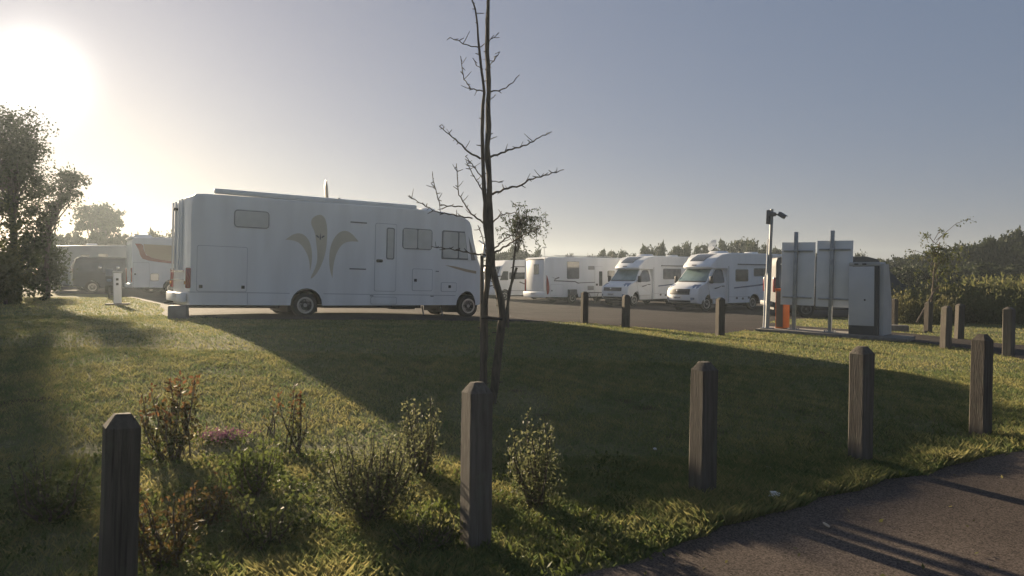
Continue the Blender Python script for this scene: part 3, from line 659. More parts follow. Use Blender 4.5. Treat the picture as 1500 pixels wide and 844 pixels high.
b = MB(); b.box((-.05, -H2 + .03, 1.75), (.1, .08, 2.1), .03); b.build('corner_strip', M['paint2'], wr)
b = MB(); b.box((-.04, 0, 2.70), (.10, 2.0, .06), .02); b.build('rear_spoiler', M['plastic'], wr)
for s in (-.6, 1.0):
    b = MB(); b.tube([(1.0, s, 2.83), (1.0, s, 2.95), (5.6, s, 2.95), (5.6, s, 2.83)], .018, 6); b.build('roof_rail', M['galv'], wr)
b = MB(); b.tube([(.9, .3, 2.8), (.9, .3, 3.5)], .014, 6); b.box((.9, .3, 3.5), (.05, .46, .03)); b.box((.9, .3, 3.47), (.3, .03, .03)); b.build('antenna', M['galv'], wr)
# picnic table between the motorhomes
tp = Vector((2.06, 45.4, 0)) + Vector((math.cos(GRID), math.sin(GRID), 0)) * 3.25 + Vector((math.sin(GRID), -math.cos(GRID), 0)) * .55
t = thing('folding_table', 'small dark folding table standing beside the white motorhome with the swoosh', 'table', (tp.x, tp.y, float(gz(tp.x, tp.y)) + .012), (0, 0, GRID))
b = MB(); b.box((0, 0, .66), (1.3, .6, .04), .01); b.build('tabletop', M['plastic'], t)
for s in (-1, 1):
    for q in (-1, 1):
        b = MB(); b.tube([(s * .55, q * .22, .64), (s * .28, q * .24, .0)], .016, 6); b.build('leg', M['plastic'], t)
# mid-distance A-class behind it
cm = thing('integrated_motorhome', 'white motorhome with a dark window band, seen right behind the young bare tree', 'motorhome', (4.25 - 1.2 * math.sin(GRID), 53.55 + 1.2 * math.cos(GRID), float(gz(2, 52)) + .012), (0, 0, R(213)), 'white motorhomes parked in a row beyond the car park road')
box_body(cm, 6.6, 2.3, 2.75, 1.7, 5.6, nose=True)
plate('window_band', M['glass'], cm, rrect(3.2, 1.46, 5.25, 1.92, .04), 1, 1.15, .016)
plate('cab_window', M['glass'], cm, [(5.35, 1.4), (6.0, 1.4), (5.75, 2.0), (5.35, 2.0)], 1, 1.15, .016)
plate('stripe', M['grey_decal'], cm, [(2.5, 2.28), (4.9, 2.28), (5.1, 2.2), (5.2, 2.2), (4.95, 2.34), (2.5, 2.34)], 1, 1.15, .006)
plate('stripe', M['grey_decal'], cm, [(3.6, 1.05), (4.4, 1.3), (4.45, 1.24), (3.65, .98)], 1, 1.15, .006)
plate('lower_seam', M['seam'], cm, [(2.2, .66), (5.1, .66), (5.1, .7), (2.2, .7)], 1, 1.15, .005)
patch('windscreen', M['glass'], cm, [(6.36, 1.43), (6.1, 1.87), (5.87, 2.32)], (-1, 1), 8, bulge=lambda x, y, z: -.25 * float(ss((x - 5.6) / 1.)) * (abs(y) / 1.15) ** 2.6)

# dark camper van behind the boards
W3 = 2.05; H3 = W3 / 2
dv = vehicle('camper_van', 'slate grey high-roofed camper van half hidden behind the two grey boards', 'van', (10.95, 31.5, float(gz(13, 32)) + .012), R(-7), W3)
pr = [(0, .45)] + arch(1.35, .40, .34, 8, .36) + arch(5.0, .40, .34, 8, .36) + [(5.9, .36), (6.0, .55), (5.98, 1.0), (5.8, 1.2), (5.2, 1.42), (4.4, 2.2), (4.2, 2.42), (3.8, 2.52), (.5, 2.55), (.14, 2.48), (.04, 2.3), (0, 1.2)]
hv = lambda x, z: 1 - .10 * float(ss((z - 1.1) / 1.4))
shaped('body', pr, W3, M['slate'], dv, hwf=hv, bulge=lambda x, y, z: -.25 * float(ss((x - 4.6) / 1.4)) * (abs(y) / H3) ** 2.6 + .12 * (abs(y) / H3) ** 3 * float(ss((.3 - x) / .3)), ny=8, slices=[4.6, 5.0, 5.4], zslices=[1.2, 1.5, 1.8, 2.1, 2.3], bev=.04)
hwv = lambda x, z: H3 * hv(x, z)
for a in ((.25, 1.25, 1.45, 1.98), (1.7, 1.25, 3.1, 1.98), (3.3, 1.25, 4.2, 1.95)):
    plate('window', M['tint'], dv, rrect(*a, .06), -1, H3, .012, hwf=hwv)
for q in range(6): plate('side_mark', M['paper'], dv, rrect(.32 + .09 * q, 2.18, .38 + .09 * q, 2.24, .01), -1, H3, .006, hwf=hwv)
plate('rub_strip', M['black'], dv, rrect(.3, .72, 4.4, .82, .02), -1, H3, .015, hwf=hwv)
plate('door_seam', M['black'], dv, rrect(1.57, .5, 1.585, 2.2, .005), -1, H3, .006, hwf=hwv)
for s in (-1, 1):
    b = MB(); b.box((.07, s * .955, 1.35), (.12, .12, .62), .03); b.build('tail_light', M['red'], dv)
    for x_ in (1.35, 5.0): wheel(dv, x_, s * (H3 - .13), s, .34, .22, .21, 5, M['plastic'])
b = MB(); b.box((-.05, 0, .55), (.16, 1.9, .2), .04); b.build('rear_bumper', M['plastic'], dv)
b = MB(); b.box((2.2, 0, .36), (4.2, 1.5, .14)); b.build('underbody', M['black'], dv)
b = MB(); b.box((1.5, 0, 2.6), (.5, .5, .12), .03, taper=.8); b.build('roof_hatch', M['paint2'], dv)
plate('window_vent', M['black'], dv, rrect(.35, 1.28, 1.35, 1.33, .01), -1, H3, .02, hwf=hwv)

# white motorhome at left with the red-edged tan decal
wl = vehicle('decal_motorhome', 'white motorhome with a tan panel edged by a red curve, left of the large motorhome', 'motorhome', (-18.2, 36, float(gz(-16, 38)) + .012), None, 2.3)
box_body(wl, 7.0, 2.3, 2.82, 1.75, 5.6)
plate('decal_panel', M['tan'], wl, [(.50, 2.5), (2.6, 2.42), (2.6, 1.62), (1.5, 1.7), (.72, 1.86), (.55, 2.1)], -1, 1.15, .004)
plate('decal_edge', M['redline'], wl, smooth_poly([(.13, 2.52), (.13, 2.52), (.48, 2.5), (.5, 2.2), (.66, 1.88), (1.5, 1.7), (2.6, 1.6), (2.6, 1.52), (2.6, 1.52), (1.4, 1.60), (.5, 1.74), (.34, 1.95), (.3, 2.2)], 1), -1, 1.15, .008)
d = hatch(wl, .03, .40, .74, 1.62, -1, 1.15, 'garage_door', 'paint2', lock=[(.12, 1.05)])
window(wl, .80, .74, 1.14, 1.06, -1, 1.15, 'blind', .05, name='service_flap')
b = MB(); b.box((.6, .2, 2.93), (.9, .7, .14), .03, taper=.8); b.build('roof_hatch', M['paint2'], wl)
b = MB(); b.box((.04, 0, 2.8), (.2, 2.1, .14), .05); b.build('rear_spoiler', M['paint2'], wl)
for s in (-1, 1):
    b = MB(); b.box((-.02, s * 1.04, 1.0), (.08, .14, .7), .03); b.build('tail_light', M['red'], wl)
for q in (-.7, 0, .7):
    b = MB(); b.box((-.015, q, 1.7), (.05, .05, 1.6), .01); b.build('rear_rib', M['paint2'], wl)
b = MB(); b.box((-.04, 0, .5), (.16, 2.1, .22), .05); b.build('rear_bumper', M['paint2'], wl)
# grey motorhome behind
gl = vehicle('old_motorhome', 'long pale grey motorhome under the trees behind the dark van at far left', 'motorhome', (-28.7, 47, float(gz(-27, 48)) + .012), None, 2.3)
box_body(gl, 7.4, 2.3, 2.85, 1.7, 5.8, paint='gpaint', roofbow=.1, bev=.12)
for a in ((2.5, 2.1, 3.0, 2.35), (1.5, 2.13, 1.95, 2.28), (4.2, 1.8, 5.2, 2.3)): window(gl, *a, -1, 1.15, 'glass', .04)
b = MB(); b.box((2.2, .2, 2.98), (.7, .6, .14), .03, taper=.8); b.build('roof_hatch', M['paint2'], gl)
for q in (.9, 1.15): 
    b = MB(); b.box((-.05, .6, q), (.1, .2, .12), .03); b.build('tail_light', M['clear'], gl)
b = MB(); b.box((-.04, 0, .5), (.16, 2.1, .22), .05); b.build('rear_bumper', M['roofgrey'], gl)
b = MB(); b.box((-.01, 0, 1.9), (.04, 1.6, .7), .01); b.build('rear_window', M['glass'], gl)
# dark van
dk = vehicle('dark_van', 'dark blue-grey van in front of the pale grey motorhome at far left', 'van', (-24.0, 41, float(gz(-22, 42)) + .012), None, 1.9)
pr = [(.04, .42)] + arch(.95, .37, .32, 8, .34) + arch(3.9, .37, .32, 8, .34) + [(4.75, .34), (4.85, .6), (4.8, .95), (4.6, 1.08), (3.9, 1.22), (3.1, 1.88), (2.8, 1.96), (.4, 1.99), (.2, 1.93), (.03, 1.35), (.0, .8)]
shaped('body', pr, 1.9, M['dpaint'], dk, hwf=lambda x, z: 1 - .13 * float(ss((z - 1.0) / 1.0)), ny=6, zslices=[1.2, 1.5, 1.8], bev=.04)
hwk = lambda x, z: .95 * (1 - .13 * float(ss((z - 1.0) / 1.0)))
for a in ((.3, 1.2, 1.3, 1.75), (1.45, 1.2, 2.5, 1.75), (2.6, 1.2, 3.2, 1.7)): plate('window', M['glass'], dk, rrect(*a, .06), -1, 1, .01, hwf=hwk)
for s in (-1, 1):
    b = MB(); b.box((.06, s * .86, 1.1), (.1, .1, .5), .03); b.build('tail_light', M['red'], dk)
    for x_ in (.95, 3.9): wheel(dk, x_, s * .82, s, .33, .2, .2, 5)
b = MB(); b.box((1.6, 0, 2.0), (2.6, 1.5, .03), .01); b.build('roof_strip', M['roofgrey'], dk)
b = MB(); b.box((.0, 0, .5), (.14, 1.7, .16), .04); b.build('rear_bumper', M['roofgrey'], dk)
b = MB(); b.box((.04, 0, 1.62), (.04, 1.3, .42), .01, rot=Matrix.Rotation(R(17), 3, 'Y')); b.build('rear_window', M['glass'], dk)
# motor scooter beside the decal motorhome
sp = along(160, 428, 33.6); sp.z = float(gz(sp.x, sp.y)) + .012
sc = thing('motor_scooter', 'dark motor scooter with two mirrors parked by the pale service post', 'scooter', sp, (0, 0, R(-62)))
for x_ in (-.62, .62):
    b = MB(); b.lathe([(.13, -.05), (.25, -.05), (.27, -.02), (.27, .02), (.25, .05), (.13, .05)], 'Y', 20); wo = b.build('wheel', M['tyre'], sc, (x_, 0, .27))
    b = MB(); b.lathe([(.13, -.03), (.13, .03), (.04, .04)], 'Y', 14); b.build('rim', M['alloy'], wo)
b = MB(); b.prism([(-.85, .55), (-.75, .78), (-.2, .72), (-.1, .42), (.25, .32), (.42, .95), (.55, .98), (.68, .55), (.45, .30), (.2, .2), (-.45, .28)], -.17, .17); b.build('body', M['dpaint'], sc)
b = MB(); b.box((-.48, 0, .80), (.72, .28, .12), .04); b.build('seat', M['black'], sc)
b = MB(); b.tube([(.5, 0, .9), (.42, 0, 1.08), (.38, -.33, 1.12)], .018, 6); b.tube([(.42, 0, 1.08), (.38, .33, 1.12)], .018, 6); b.build('handlebar', M['black'], sc)
for s in (-1, 1):
    b = MB(); b.tube([(.40, s * .26, 1.12), (.42, s * .33, 1.30)], .01, 5); b.box((.42, s * .35, 1.34), (.03, .13, .09), .012); b.build('mirror', M['chrome'], sc)
b = MB(); b.box((.6, 0, 1.12), (.03, .3, .36), .01, rot=Matrix.Rotation(R(-20), 3, 'Y')); b.build('windshield', M['tint'], sc)
b = MB(); b.box((.69, 0, .78), (.08, .2, .12), .03); b.build('headlight', M['clear'], sc)

# ------------------------------------------------------------------ posts
def post(p, h, s, yaw, label, leanx=1.3, leany=0., chamfer=.06, group='square wooden posts along the lawn edges', seed=0):
    rnd = random.Random(seed)
    b = MB(); n = 7; hs = s / 2; rings = []
    pr = [(-.25, 1.0), (.0, 1.0), (.25 * h, .995), (.55 * h, .99), (h - chamfer, .985), (h, .42)]
    c = .012
    for (z, k) in pr:
        a = hs * k; e = min(c, a * .15)
        q = [(-a + e, -a), (a - e, -a), (a, -a + e), (a, a - e), (a - e, a), (-a + e, a), (-a, a - e), (-a, -a + e)]
        rings.append([b.bm.verts.new((x + rnd.uniform(-.002, .002), y + rnd.uniform(-.002, .002), z + (rnd.uniform(-.004, .004) if z > h - .1 else 0))) for x, y in q])
    for i in range(len(rings) - 1):
        for k in range(8): b.bm.faces.new((rings[i][k], rings[i][(k + 1) % 8], rings[i + 1][(k + 1) % 8], rings[i + 1][k]))
    b.bm.faces.new(rings[0][::-1]); b.bm.faces.new(rings[-1])
    o = b.build('wooden_post', M['wood'], None, p, 30)
    o.rotation_euler = (R(leany + rnd.uniform(-.8, .8)), R(leanx + rnd.uniform(-.6, .6)), yaw + R(rnd.uniform(-4, 4)))
    return tag(o, label, 'post', group)
ln = Vector((1.6, .97)).normalized()
ya = math.atan2(ln.y, ln.x)
for i, (x, y, lab, dy_) in enumerate((
        (-1.845, 3.47, 'leftmost wooden post, cut off by the bottom of the picture', -32),
        (-.22, 4.5, 'thick wooden post standing in front of the young bare tree, one side sunlit', -1),
        (1.39, 5.46, 'wooden post alone between the path edge and the dark lawn, third from the left', -3),
        (2.98, 6.4, 'wooden post on the path edge below the grey machine cabinet', -4),
        (4.63, 7.4, 'wooden post on the path edge nearest the right side of the picture', -8))):
    post((x, y, float(gz(x, y))), 1.0, .150, ya, lab, seed=i, leanx=1.3 if i else 2.0)
for i, (px, py, h, yw, lab) in enumerate((
        (856, 474, .86, 20, 'far wooden post in front of the rear-view white motorhome'),
        (916.5, 480, .83, 20, 'far wooden post in front of the second low-profile motorhome'),
        (1055, 492, .88, 14, 'far wooden post left of the camera pole, before the nearest low-profile motorhome'),
        (1310.5, 479, .9, 25, 'thin dark wooden post just right of the grey machine cabinet'),
        (1360, 487, .86, 20, 'dark wooden post at the foot of the small leafy sapling on the right'),
        (1386, 511, .90, 12, 'wooden post on the near edge of the side road, right of the cabinet'),
        (1405.5, 497, .88, 5, 'wooden post on the grass just beyond the side road'),
        (1478.5, 523, .95, 30, 'sunlit wooden post by the side road at the right edge of the picture'))):
    p = at(px, py); post(p, h, .165, R(yw), lab, chamfer=.045, seed=20 + i)

# ------------------------------------------------------------------ boards, cabinet, pole, barrier box on their slab
pa, pb = at(1106, 486), at(1330, 502)
u = Vector((pb.x - pa.x, pb.y - pa.y, 0)); slen = u.length; u.normalize(); yb = math.atan2(u.y, u.x); nn = Vector((-u.y, u.x, 0))
zs_ = (pa.z + pb.z) / 2; sl = math.atan2(pb.z - pa.z, slen)
slab_c = (pa + pb) / 2 + nn * .55
b = MB(); b.box((0, 0, -.05), (slen, 1.1, .26), .02)
so = b.build('concrete_slab', M['concrete'], None, (slab_c.x, slab_c.y, zs_)); so.rotation_euler = (0, -sl, yb)
tag(so, 'low concrete slab carrying the boards, the orange box and the machine cabinet', 'slab')
def on_slab(px, back=.45):
    s = (px - 750) / 1100; o = pa + nn * back
    t_ = (s * o.y - o.x) / (u.x - s * u.y); q = o + u * t_
    return Vector((q.x, q.y, pa.z + (pb.z - pa.z) * t_ / slen + .08))
# two boards, one thing each (post, sheet, rails)
for (pxp, x0p, x1p, top, bot, ptop, lab) in ((1163, 1141.5, 1190.5, 355, 447, 340, 'left of the two grey boards seen from behind, above the orange box'),
                                            (1216, 1193, 1245.5, 352.5, 450, 338, 'right of the two grey boards seen from behind, beside the machine cabinet')):
    q = on_slab(pxp); Yq = q.y
    t = thing('notice_board', lab, 'board', q, (0, R(1.2), yb), 'grey metal boards on single posts')
    hgt = lambda py: 1.65 + (402 - py) / 1100 * Yq - q.z
    sx = lambda px: (on_slab(px) - q).dot(u)
    b = MB(); b.box((0, 0, hgt(ptop) / 2), (.085, .085, hgt(ptop)), .006); b.build('post', M['galv'], t)
    b = MB(); b.box((0, 0, .01), (.26, .22, .02), .003); bp2 = b.build('foot_plate', M['galv'], t)
    for s in (-1, 1):
        for s2 in (-1, 1):
            b = MB(); b.lathe([(.018, .02), (.018, .05), (.008, .055)], 'Z', 6, (s * .1, s2 * .08, 0)); b.build('bolt', M['galv'], bp2)
    z0b, z1b = hgt(bot), hgt(top)
    b = MB(); b.box(((sx(x0p) + sx(x1p)) / 2, .075, (z0b + z1b) / 2), (sx(x1p) - sx(x0p), .025, z1b - z0b), .004); b.build('sheet', M['panel'], t)
    for zz in (z1b - .22, z0b + .2):
        b = MB(); b.box(((sx(x0p) + sx(x1p)) / 2, .05, zz), (sx(x1p) - sx(x0p) - .1, .03, .04), .004); rl = b.build('rail', M['galv'], t)
        b = MB(); b.box((0, -.005, zz), (.13, .10, .05), .004); b.build('clamp', M['galv'], rl)
# machine cabinet
q = on_slab(1270, .5)
cb = thing('machine_cabinet', 'light grey machine cabinet with dark base at the right end of the slab', 'machine', q, (0, 0, yb + R(-4)))
b = MB(); b.box((-.08, .0, .93), (.58, .34, 1.42), .01); b.build('back_panel', M['cabinet'], cb)
b = MB(); b.box((-.08, 0, .11), (.575, .335, .218)); b.build('base', M['anthracite'], cb)
b = MB(); b.prism([(-.165, 0.0), (.165, 0.0), (.165, 1.64), (-.165, 1.64)], .212, .31, 'yz'); b.build('edge_trim', M['anthracite'], cb)
b = MB(); b.prism([(-.12, .0), (.62, .0), (.62, .75), (.34, 1.70), (-.12, 1.70)], .312, .40, 'yz'); b.build('side_cheek', M['roofgrey'], cb)
b = MB(); b.prism([(.168, .0), (.60, .0), (.60, .75), (.34, 1.62), (.168, 1.62)], -.36, .308, 'yz'); b.build('front_console', M['cabinet'], cb)
b = MB(); b.box((-.02, .1, 1.70), (.70, .50, .09), .015); cp = b.build('top_cap', M['roofgrey'], cb)
for s in (-.2, -.02):
    b = MB(); b.box((s, -.153, 1.70), (.09, .03, .03), .004); b.build('catch', M['black'], cp)
b = MB(); b.lathe([(.0, 0), (.022, 0), (.02, .012), (.008, .016)], 'Y', 12); lk = b.build('lock', M['black'], cb, (.0, -.17, .84)); lk.rotation_euler = (0, 0, R(180))
# short kerb blocks right of the cabinet
for px, py, lab in ((1311, 484, 'low concrete block on the asphalt behind the machine cabinet'),):
    p = at(px, py + 1); b = MB(); b.box((0, 0, .06), (.7, .35, .22), .02); o = b.build('concrete_block', M['concrete'], None, p); o.rotation_euler.z = R(-20); tag(o, lab, 'block')
# camera pole
q = on_slab(1124, .3); Yq = q.y
cpole = thing('camera_pole', 'tall galvanised pole with a box and a small camera on its top', 'pole', q, (0, R(2.0), yb))
top = 1.65 + (402 - 307) / 1100 * Yq - q.z
b = MB(); b.tube([(0, 0, 0), (0, 0, top * .62)], .055, 14); b.tube([(0, 0, top * .62), (0, 0, top)], .042, 14); b.build('mast', M['galv'], cpole)
b = MB(); b.tube([(-.075, -.05, .03), (-.075, -.05, 1.35), (-.055, -.045, 1.45), (-.055, -.045, top * .75)], .018, 6); b.build('cable_duct', M['paint2'], cpole)
b = MB(); b.box((0, 0, .012), (.28, .24, .024), .004); b.build('foot_plate', M['galv'], cpole)
b = MB(); b.box((-.075, 0, top - .2), (.09, .14, .36), .012); b.build('junction_box', M['plastic'], cpole)
b = MB(); b.box((.02, -.02, top - .13), (.17, .13, .10), .012); b.tube([(.1, -.02, top - .13), (.2, -.04, top - .14)], .02, 8); br = b.build('bracket', M['plastic'], cpole)
b = MB(); b.box((0, 0, 0), (.20, .09, .09), .015); b.box((.02, 0, .055), (.24, .11, .012)); ca = b.build('camera_head', M['plastic'], cpole, (.27, -.05, top - .17)); ca.rotation_euler = (0, R(28), R(-20))
# orange barrier box
q = on_slab(1145, .75)
ob = thing('barrier_cabinet', 'orange barrier cabinet with a brown side at the foot of the left board', 'cabinet', q, (0, 0, yb + R(-8)))
b = MB(); b.box((.03, 0, .50), (.22, .36, 1.0), .012); b.build('housing', M['orange'], ob)
b = MB(); b.box((.03, -.182, .50), (.18, .012, .92), .003); b.build('side_panel', M['brown_enamel'], ob)
b = MB(); b.box((.03, .0, 1.012), (.25, .39, .03), .008); b.build('lid', M['orange'], ob)
# service post at left, plinth, cap
p = at(172, 447)
sv = thing('service_post', 'pale service post with two dark outlets on a flat plinth, left of the large motorhome', 'service post', p, (0, 0, R(25)))
b = MB(); b.box((0, 0, .02), (.75, .5, .09), .015); b.build('plinth', M['concrete'], sv)
b = MB(); b.box((0, 0, .58), (.24, .20, 1.06), .02); b.build('column', M['paint2'], sv)
b = MB(); b.box((0, 0, 1.13), (.30, .25, .06), .02); b.build('cap', M['roofgrey'], sv)
for zz in (.88, .72):
    b = MB(); b.box((0, -.105, zz), (.08, .02, .08), .008); b.build('outlet', M['black'], sv)
# block under the big motorhome's rear corner
p = at(261, 467)
b = MB(); b.box((0, 0, .15), (.42, .36, .34), .03, taper=.96); o = b.build('stone_block', M['plastic'], None, p); o.rotation_euler.z = R(12)
tag(o, "dark squat block on the grass under the large motorhome's rear corner", 'block')
# low rail at far left
p = at(52, 424); t = thing('low_rail', 'low pale rail on short stubs at the far left below the dark bushes', 'rail', p, (0, 0, R(5)))
b = MB(); b.box((0, 0, .46), (3.4, .14, .12), .02); b.build('beam', M['stake'], t)
for s in (-1.4, 0, 1.4):
    b = MB(); b.box((s, 0, .18), (.14, .12, .5), .015); b.build('stub', M['stake'], t)

# ------------------------------------------------------------------ vegetation helpers
def leaves(rng, centers, size, asp=.5, droop=0., up=None):
    """one folded leaf (2 triangles) per centre"""
    n = len(centers); d = rng.normal(size=(n, 3)); d[:, 2] -= droop
    if up is not None: d[:, 2] += up
    d /= np.linalg.norm(d, axis=1)[:, None] + 1e-9
    e = rng.normal(size=(n, 3)); e -= d * (e * d).sum(1)[:, None]; e /= np.linalg.norm(e, axis=1)[:, None] + 1e-9
    s = size * rng.uniform(.6, 1.35, (n, 1)); a = centers; c = a + d * s
    m_ = a + d * s * .45; wv = e * s * asp * .5
    V = np.stack([a, m_ + wv, c, m_ - wv], 1).reshape(-1, 3)
    k = np.arange(n)[:, None] * 4
    return V, np.concatenate([k, k + 1, k + 2, k + 3], 1)
def blob(rng, n, c, r, clumps, cr=.34, shell=.6):
    """points grouped in clumps through an ellipsoid"""
    u_ = rng.normal(size=(clumps, 3)); u_ /= np.linalg.norm(u_, axis=1)[:, None]
    cc = u_ * (shell + (1 - shell) * rng.uniform(0, 1, (clumps, 1))) * rng.uniform(.45, 1.18, (clumps, 1))
    k = rng.integers(0, clumps, n); sz = rng.uniform(.5, 1.3, clumps)[k][:, None]
    p = cc[k] + rng.normal(size=(n, 3)) * cr * .5 * sz
    return p * np.array(r) + np.array(c), k, cc * np.array(r) + np.array(c)
def crown(name, rng, blobs, size, m, parent, asp=.55, kind='stuff', droop=0.):
    Vs, Fs, At, o = [], [], [], 0; tips = []
    for (c, r, n, cl) in blobs:
        p, k, cc = blob(rng, n, c, r, cl); tips += [cc]
        V, F = leaves(rng, p, size, asp, droop); tone = rng.uniform(0, 1, cl)[k] * .55 + rng.uniform(0, .45, n)
        Vs.append(V); Fs.append(F + o); At.append(np.repeat(tone, 4)); o += len(V)
    ob_ = raw_mesh(name, np.concatenate(Vs), np.concatenate(Fs), m, parent, np.concatenate(At))
    return ob_, np.concatenate(tips)
def wavy(a, b, n, amp, rnd):
    a, b = Vector(a), Vector(b); L_ = (b - a).length
    return [a.lerp(b, k / n) + (Vector((rnd.uniform(-1, 1), rnd.uniform(-1, 1), rnd.uniform(-1, 1))) * amp * L_ if 0 < k < n else Vector()) for k in range(n + 1)]
def tree(name, label, loc, blobs, size, m, trunk_h, trunk_r, seed, group=None, nb=14, cat='tree', droop=0., asp=.55, bark='bark2', lean=(0, 0)):
    rng = np.random.default_rng(seed); rnd = random.Random(seed)
    t = thing(name, label, cat, loc, (0, 0, 0), group)
    _, tips = crown('crown', rng, blobs, size, M[m], t, asp, droop=droop)
    top = Vector((lean[0], lean[1], trunk_h))
    b = MB(); pts = wavy((0, 0, -.3), top, 5, .02, rnd); b.tube(pts, linspace(trunk_r, trunk_r * .55, 6), 8)
    b.build('trunk', M[bark], t)
    sel = list(range(len(tips))); rnd.shuffle(sel); b = MB()
    for k in sel[:nb]:
        st = top.lerp(Vector((0, 0, 0)), rnd.uniform(0, .45)); pts = wavy(st, Vector(tips[k]), 4, .07, rnd)
        b.tube(pts, linspace(trunk_r * .45, trunk_r * .08, 5), 5)
    b.build('limbs', M[bark], t)['kind'] = 'stuff'
    return t

# --- left big tree group
Yt = 31.; P = lambda px, py, y=Yt: along(px, py, y)
def rel(base, px, py, y, dy=0):
    q_ = along(px, py, y); return (q_.x - base.x, dy, q_.z - base.z)
k_ = Yt / 1100
base = P(22, 420); base.z = float(gz(base.x, base.y))
tree('tall_tree', 'tall broad tree at the left edge, right below the sun', base,
     [(rel(base, 8, 203, Yt), (66 * k_, 1.8, 52 * k_), 6000, 56), (rel(base, -35, 235, Yt, .4), (60 * k_, 1.7, 60 * k_), 4500, 40), (rel(base, 45, 240, Yt, -.3), (36 * k_, 1.2, 44 * k_), 3400, 32), (rel(base, 5, 285, Yt, 0), (50 * k_, 1.3, 36 * k_), 2600, 24)],
     .13, 'leaf_dark', 5.6, .17, 11, nb=30)
base2 = P(70, 425, 33); base2.z = float(gz(base2.x, base2.y)); k2 = 33 / 1100
tree('slender_tree', 'smaller thin-leaved tree leaning out right of the tall one at the left edge', base2,
     [(rel(base2, 88, 278, 33), (38 * k2, 1.1, 34 * k2), 2300, 26), (rel(base2, 62, 305, 33), (32 * k2, 1.0, 30 * k2), 1400, 18), (rel(base2, 105, 262, 33), (18 * k2, .6, 13 * k2), 700, 10)],
     .13, 'leaf_dark', 3.4, .10, 12, nb=26)
for i, (px, pt, wd, y, lab, mm) in enumerate(((30, 318, 46, 29, 'dense dark bush below the tall tree at the left edge', 'leaf_dark'), (-20, 300, 50, 27, 'dark bush half out of the picture on the far left', 'leaf_mid'), (72, 345, 26, 34, 'rounded dark bush left of the pale grey motorhome', 'leaf_dark'), (8, 372, 34, 26, 'low bush with pale leaf edges at the left edge of the picture', 'leaf_mid'))):
    kk = y / 1100; bs = along(px, 428, y); bs.z = float(gz(bs.x, bs.y)); zt = 1.65 + (402 - pt) * kk - bs.z
    tree('dark_bush', lab, bs, [((0, 0, zt * .55), (wd * kk, wd * kk * .8, zt * .52), 2600, 40), ((-.3, 0, zt * .25), (wd * kk * 1.1, wd * kk * .8, zt * .32), 1100, 22)], .15, mm, zt * .5, .07, 30 + i, 'dark bushes at the left edge', nb=12, cat='bush')
# --- lone round tree behind the left hedge
bs = along(143, 395, 78); bs.z = .4; kk = 78 / 1100
tree('round_tree', 'lone round tree rising above the far hedge left of the large motorhome', bs,
     [(rel(bs, 143, 317, 78), (30 * kk, 2., 18 * kk), 3200, 34), (rel(bs, 143, 336, 78), (34 * kk, 2., 12 * kk), 1600, 18), (rel(bs, 118, 331, 78), (13 * kk, 1.2, 9 * kk), 500, 8), (rel(bs, 168, 327, 78), (12 * kk, 1.2, 9 * kk), 500, 8)], .30, 'leaf_far', 3.4, .28, 13, nb=26)
# --- far rows: five crown shapes shared between copies
protos = []
for q in range(5):
    rng_ = np.random.default_rng(100 + q); rr_ = random.Random(q)
    bl_ = [((rr_.uniform(-.12, .12), rr_.uniform(-.1, .1), .60), (.40, .38, .36), 2200, 30), ((rr_.uniform(-.25, .25), 0, .30), (.46, .42, .28), 1900, 24), ((rr_.uniform(-.15, .15), .05, .82), (.24, .22, .15), 420, 9)]
    t = thing('distant_tree', 'far tree', 'tree', (0, 0, -50))
    crown('crown', rng_, bl_, .075, M['leaf_far'], t)
    b = MB(); b.tube([(0, 0, -.05), (.01, 0, .3), (0, .01, .75)], [.035, .028, .01], 6); b.build('trunk', M['bark2'], t)
    protos.append(t)
used = set()
def far_tree(px, ptop, wd, y, q, label, group, base_py=None):
    kk = y / 1100; bs = along(px, 402, y); bs.z = float(gz(bs.x, bs.y)) - .05; h = 1.65 + (402 - ptop) * kk - bs.z
    o = protos[q] if q not in used else copy_tree(protos[q]); used.add(q)
    o.location = bs; o.rotation_euler = (0, 0, (px * 1.7) % 6.28); wdm = wd * kk / .68
    o.scale = (wdm, wdm, h); tag(o, label, 'tree', group)
ORD = 'first second third fourth fifth sixth seventh eighth ninth tenth eleventh twelfth thirteenth fourteenth fifteenth sixteenth seventeenth eighteenth nineteenth twentieth twenty-first twenty-second twenty-third twenty-fourth'.split()
row = [(733, 367, 34), (757, 362, 38), (776, 368, 24), (788, 365, 15), (833, 370, 14), (868, 372, 16), (881, 367, 20), (897, 365, 22), (912, 367, 18), (925, 370, 16), (945, 358, 24), (969, 356, 20), (989, 357, 22), (1006, 355, 18), (1022, 358, 18), (1038, 356, 20), (1060, 353, 24), (1081, 347, 32), (1102, 352, 24), (1120, 357, 22), (1142, 362, 24), (1190, 366, 30), (1235, 368, 26), (1258, 370, 18)]
for i, (px, pt, wd) in enumerate(row):
    far_tree(px, pt, wd, 84 + (i * 37 % 9), i % 5, ORD[i] + ' tree from the left in the far tree line behind the white motorhomes', 'far tree line behind the motorhomes')
for i, px in enumerate(range(72, 262, 17)):
    far_tree(px, 338 + (i * 23 % 9) - (4 if i == 7 else 0), 30, 66 + (i * 29 % 7), (i + 2) % 5, ORD[i] + ' tree from the left in the far hedge behind the vehicles at left', 'far hedge trees at left')
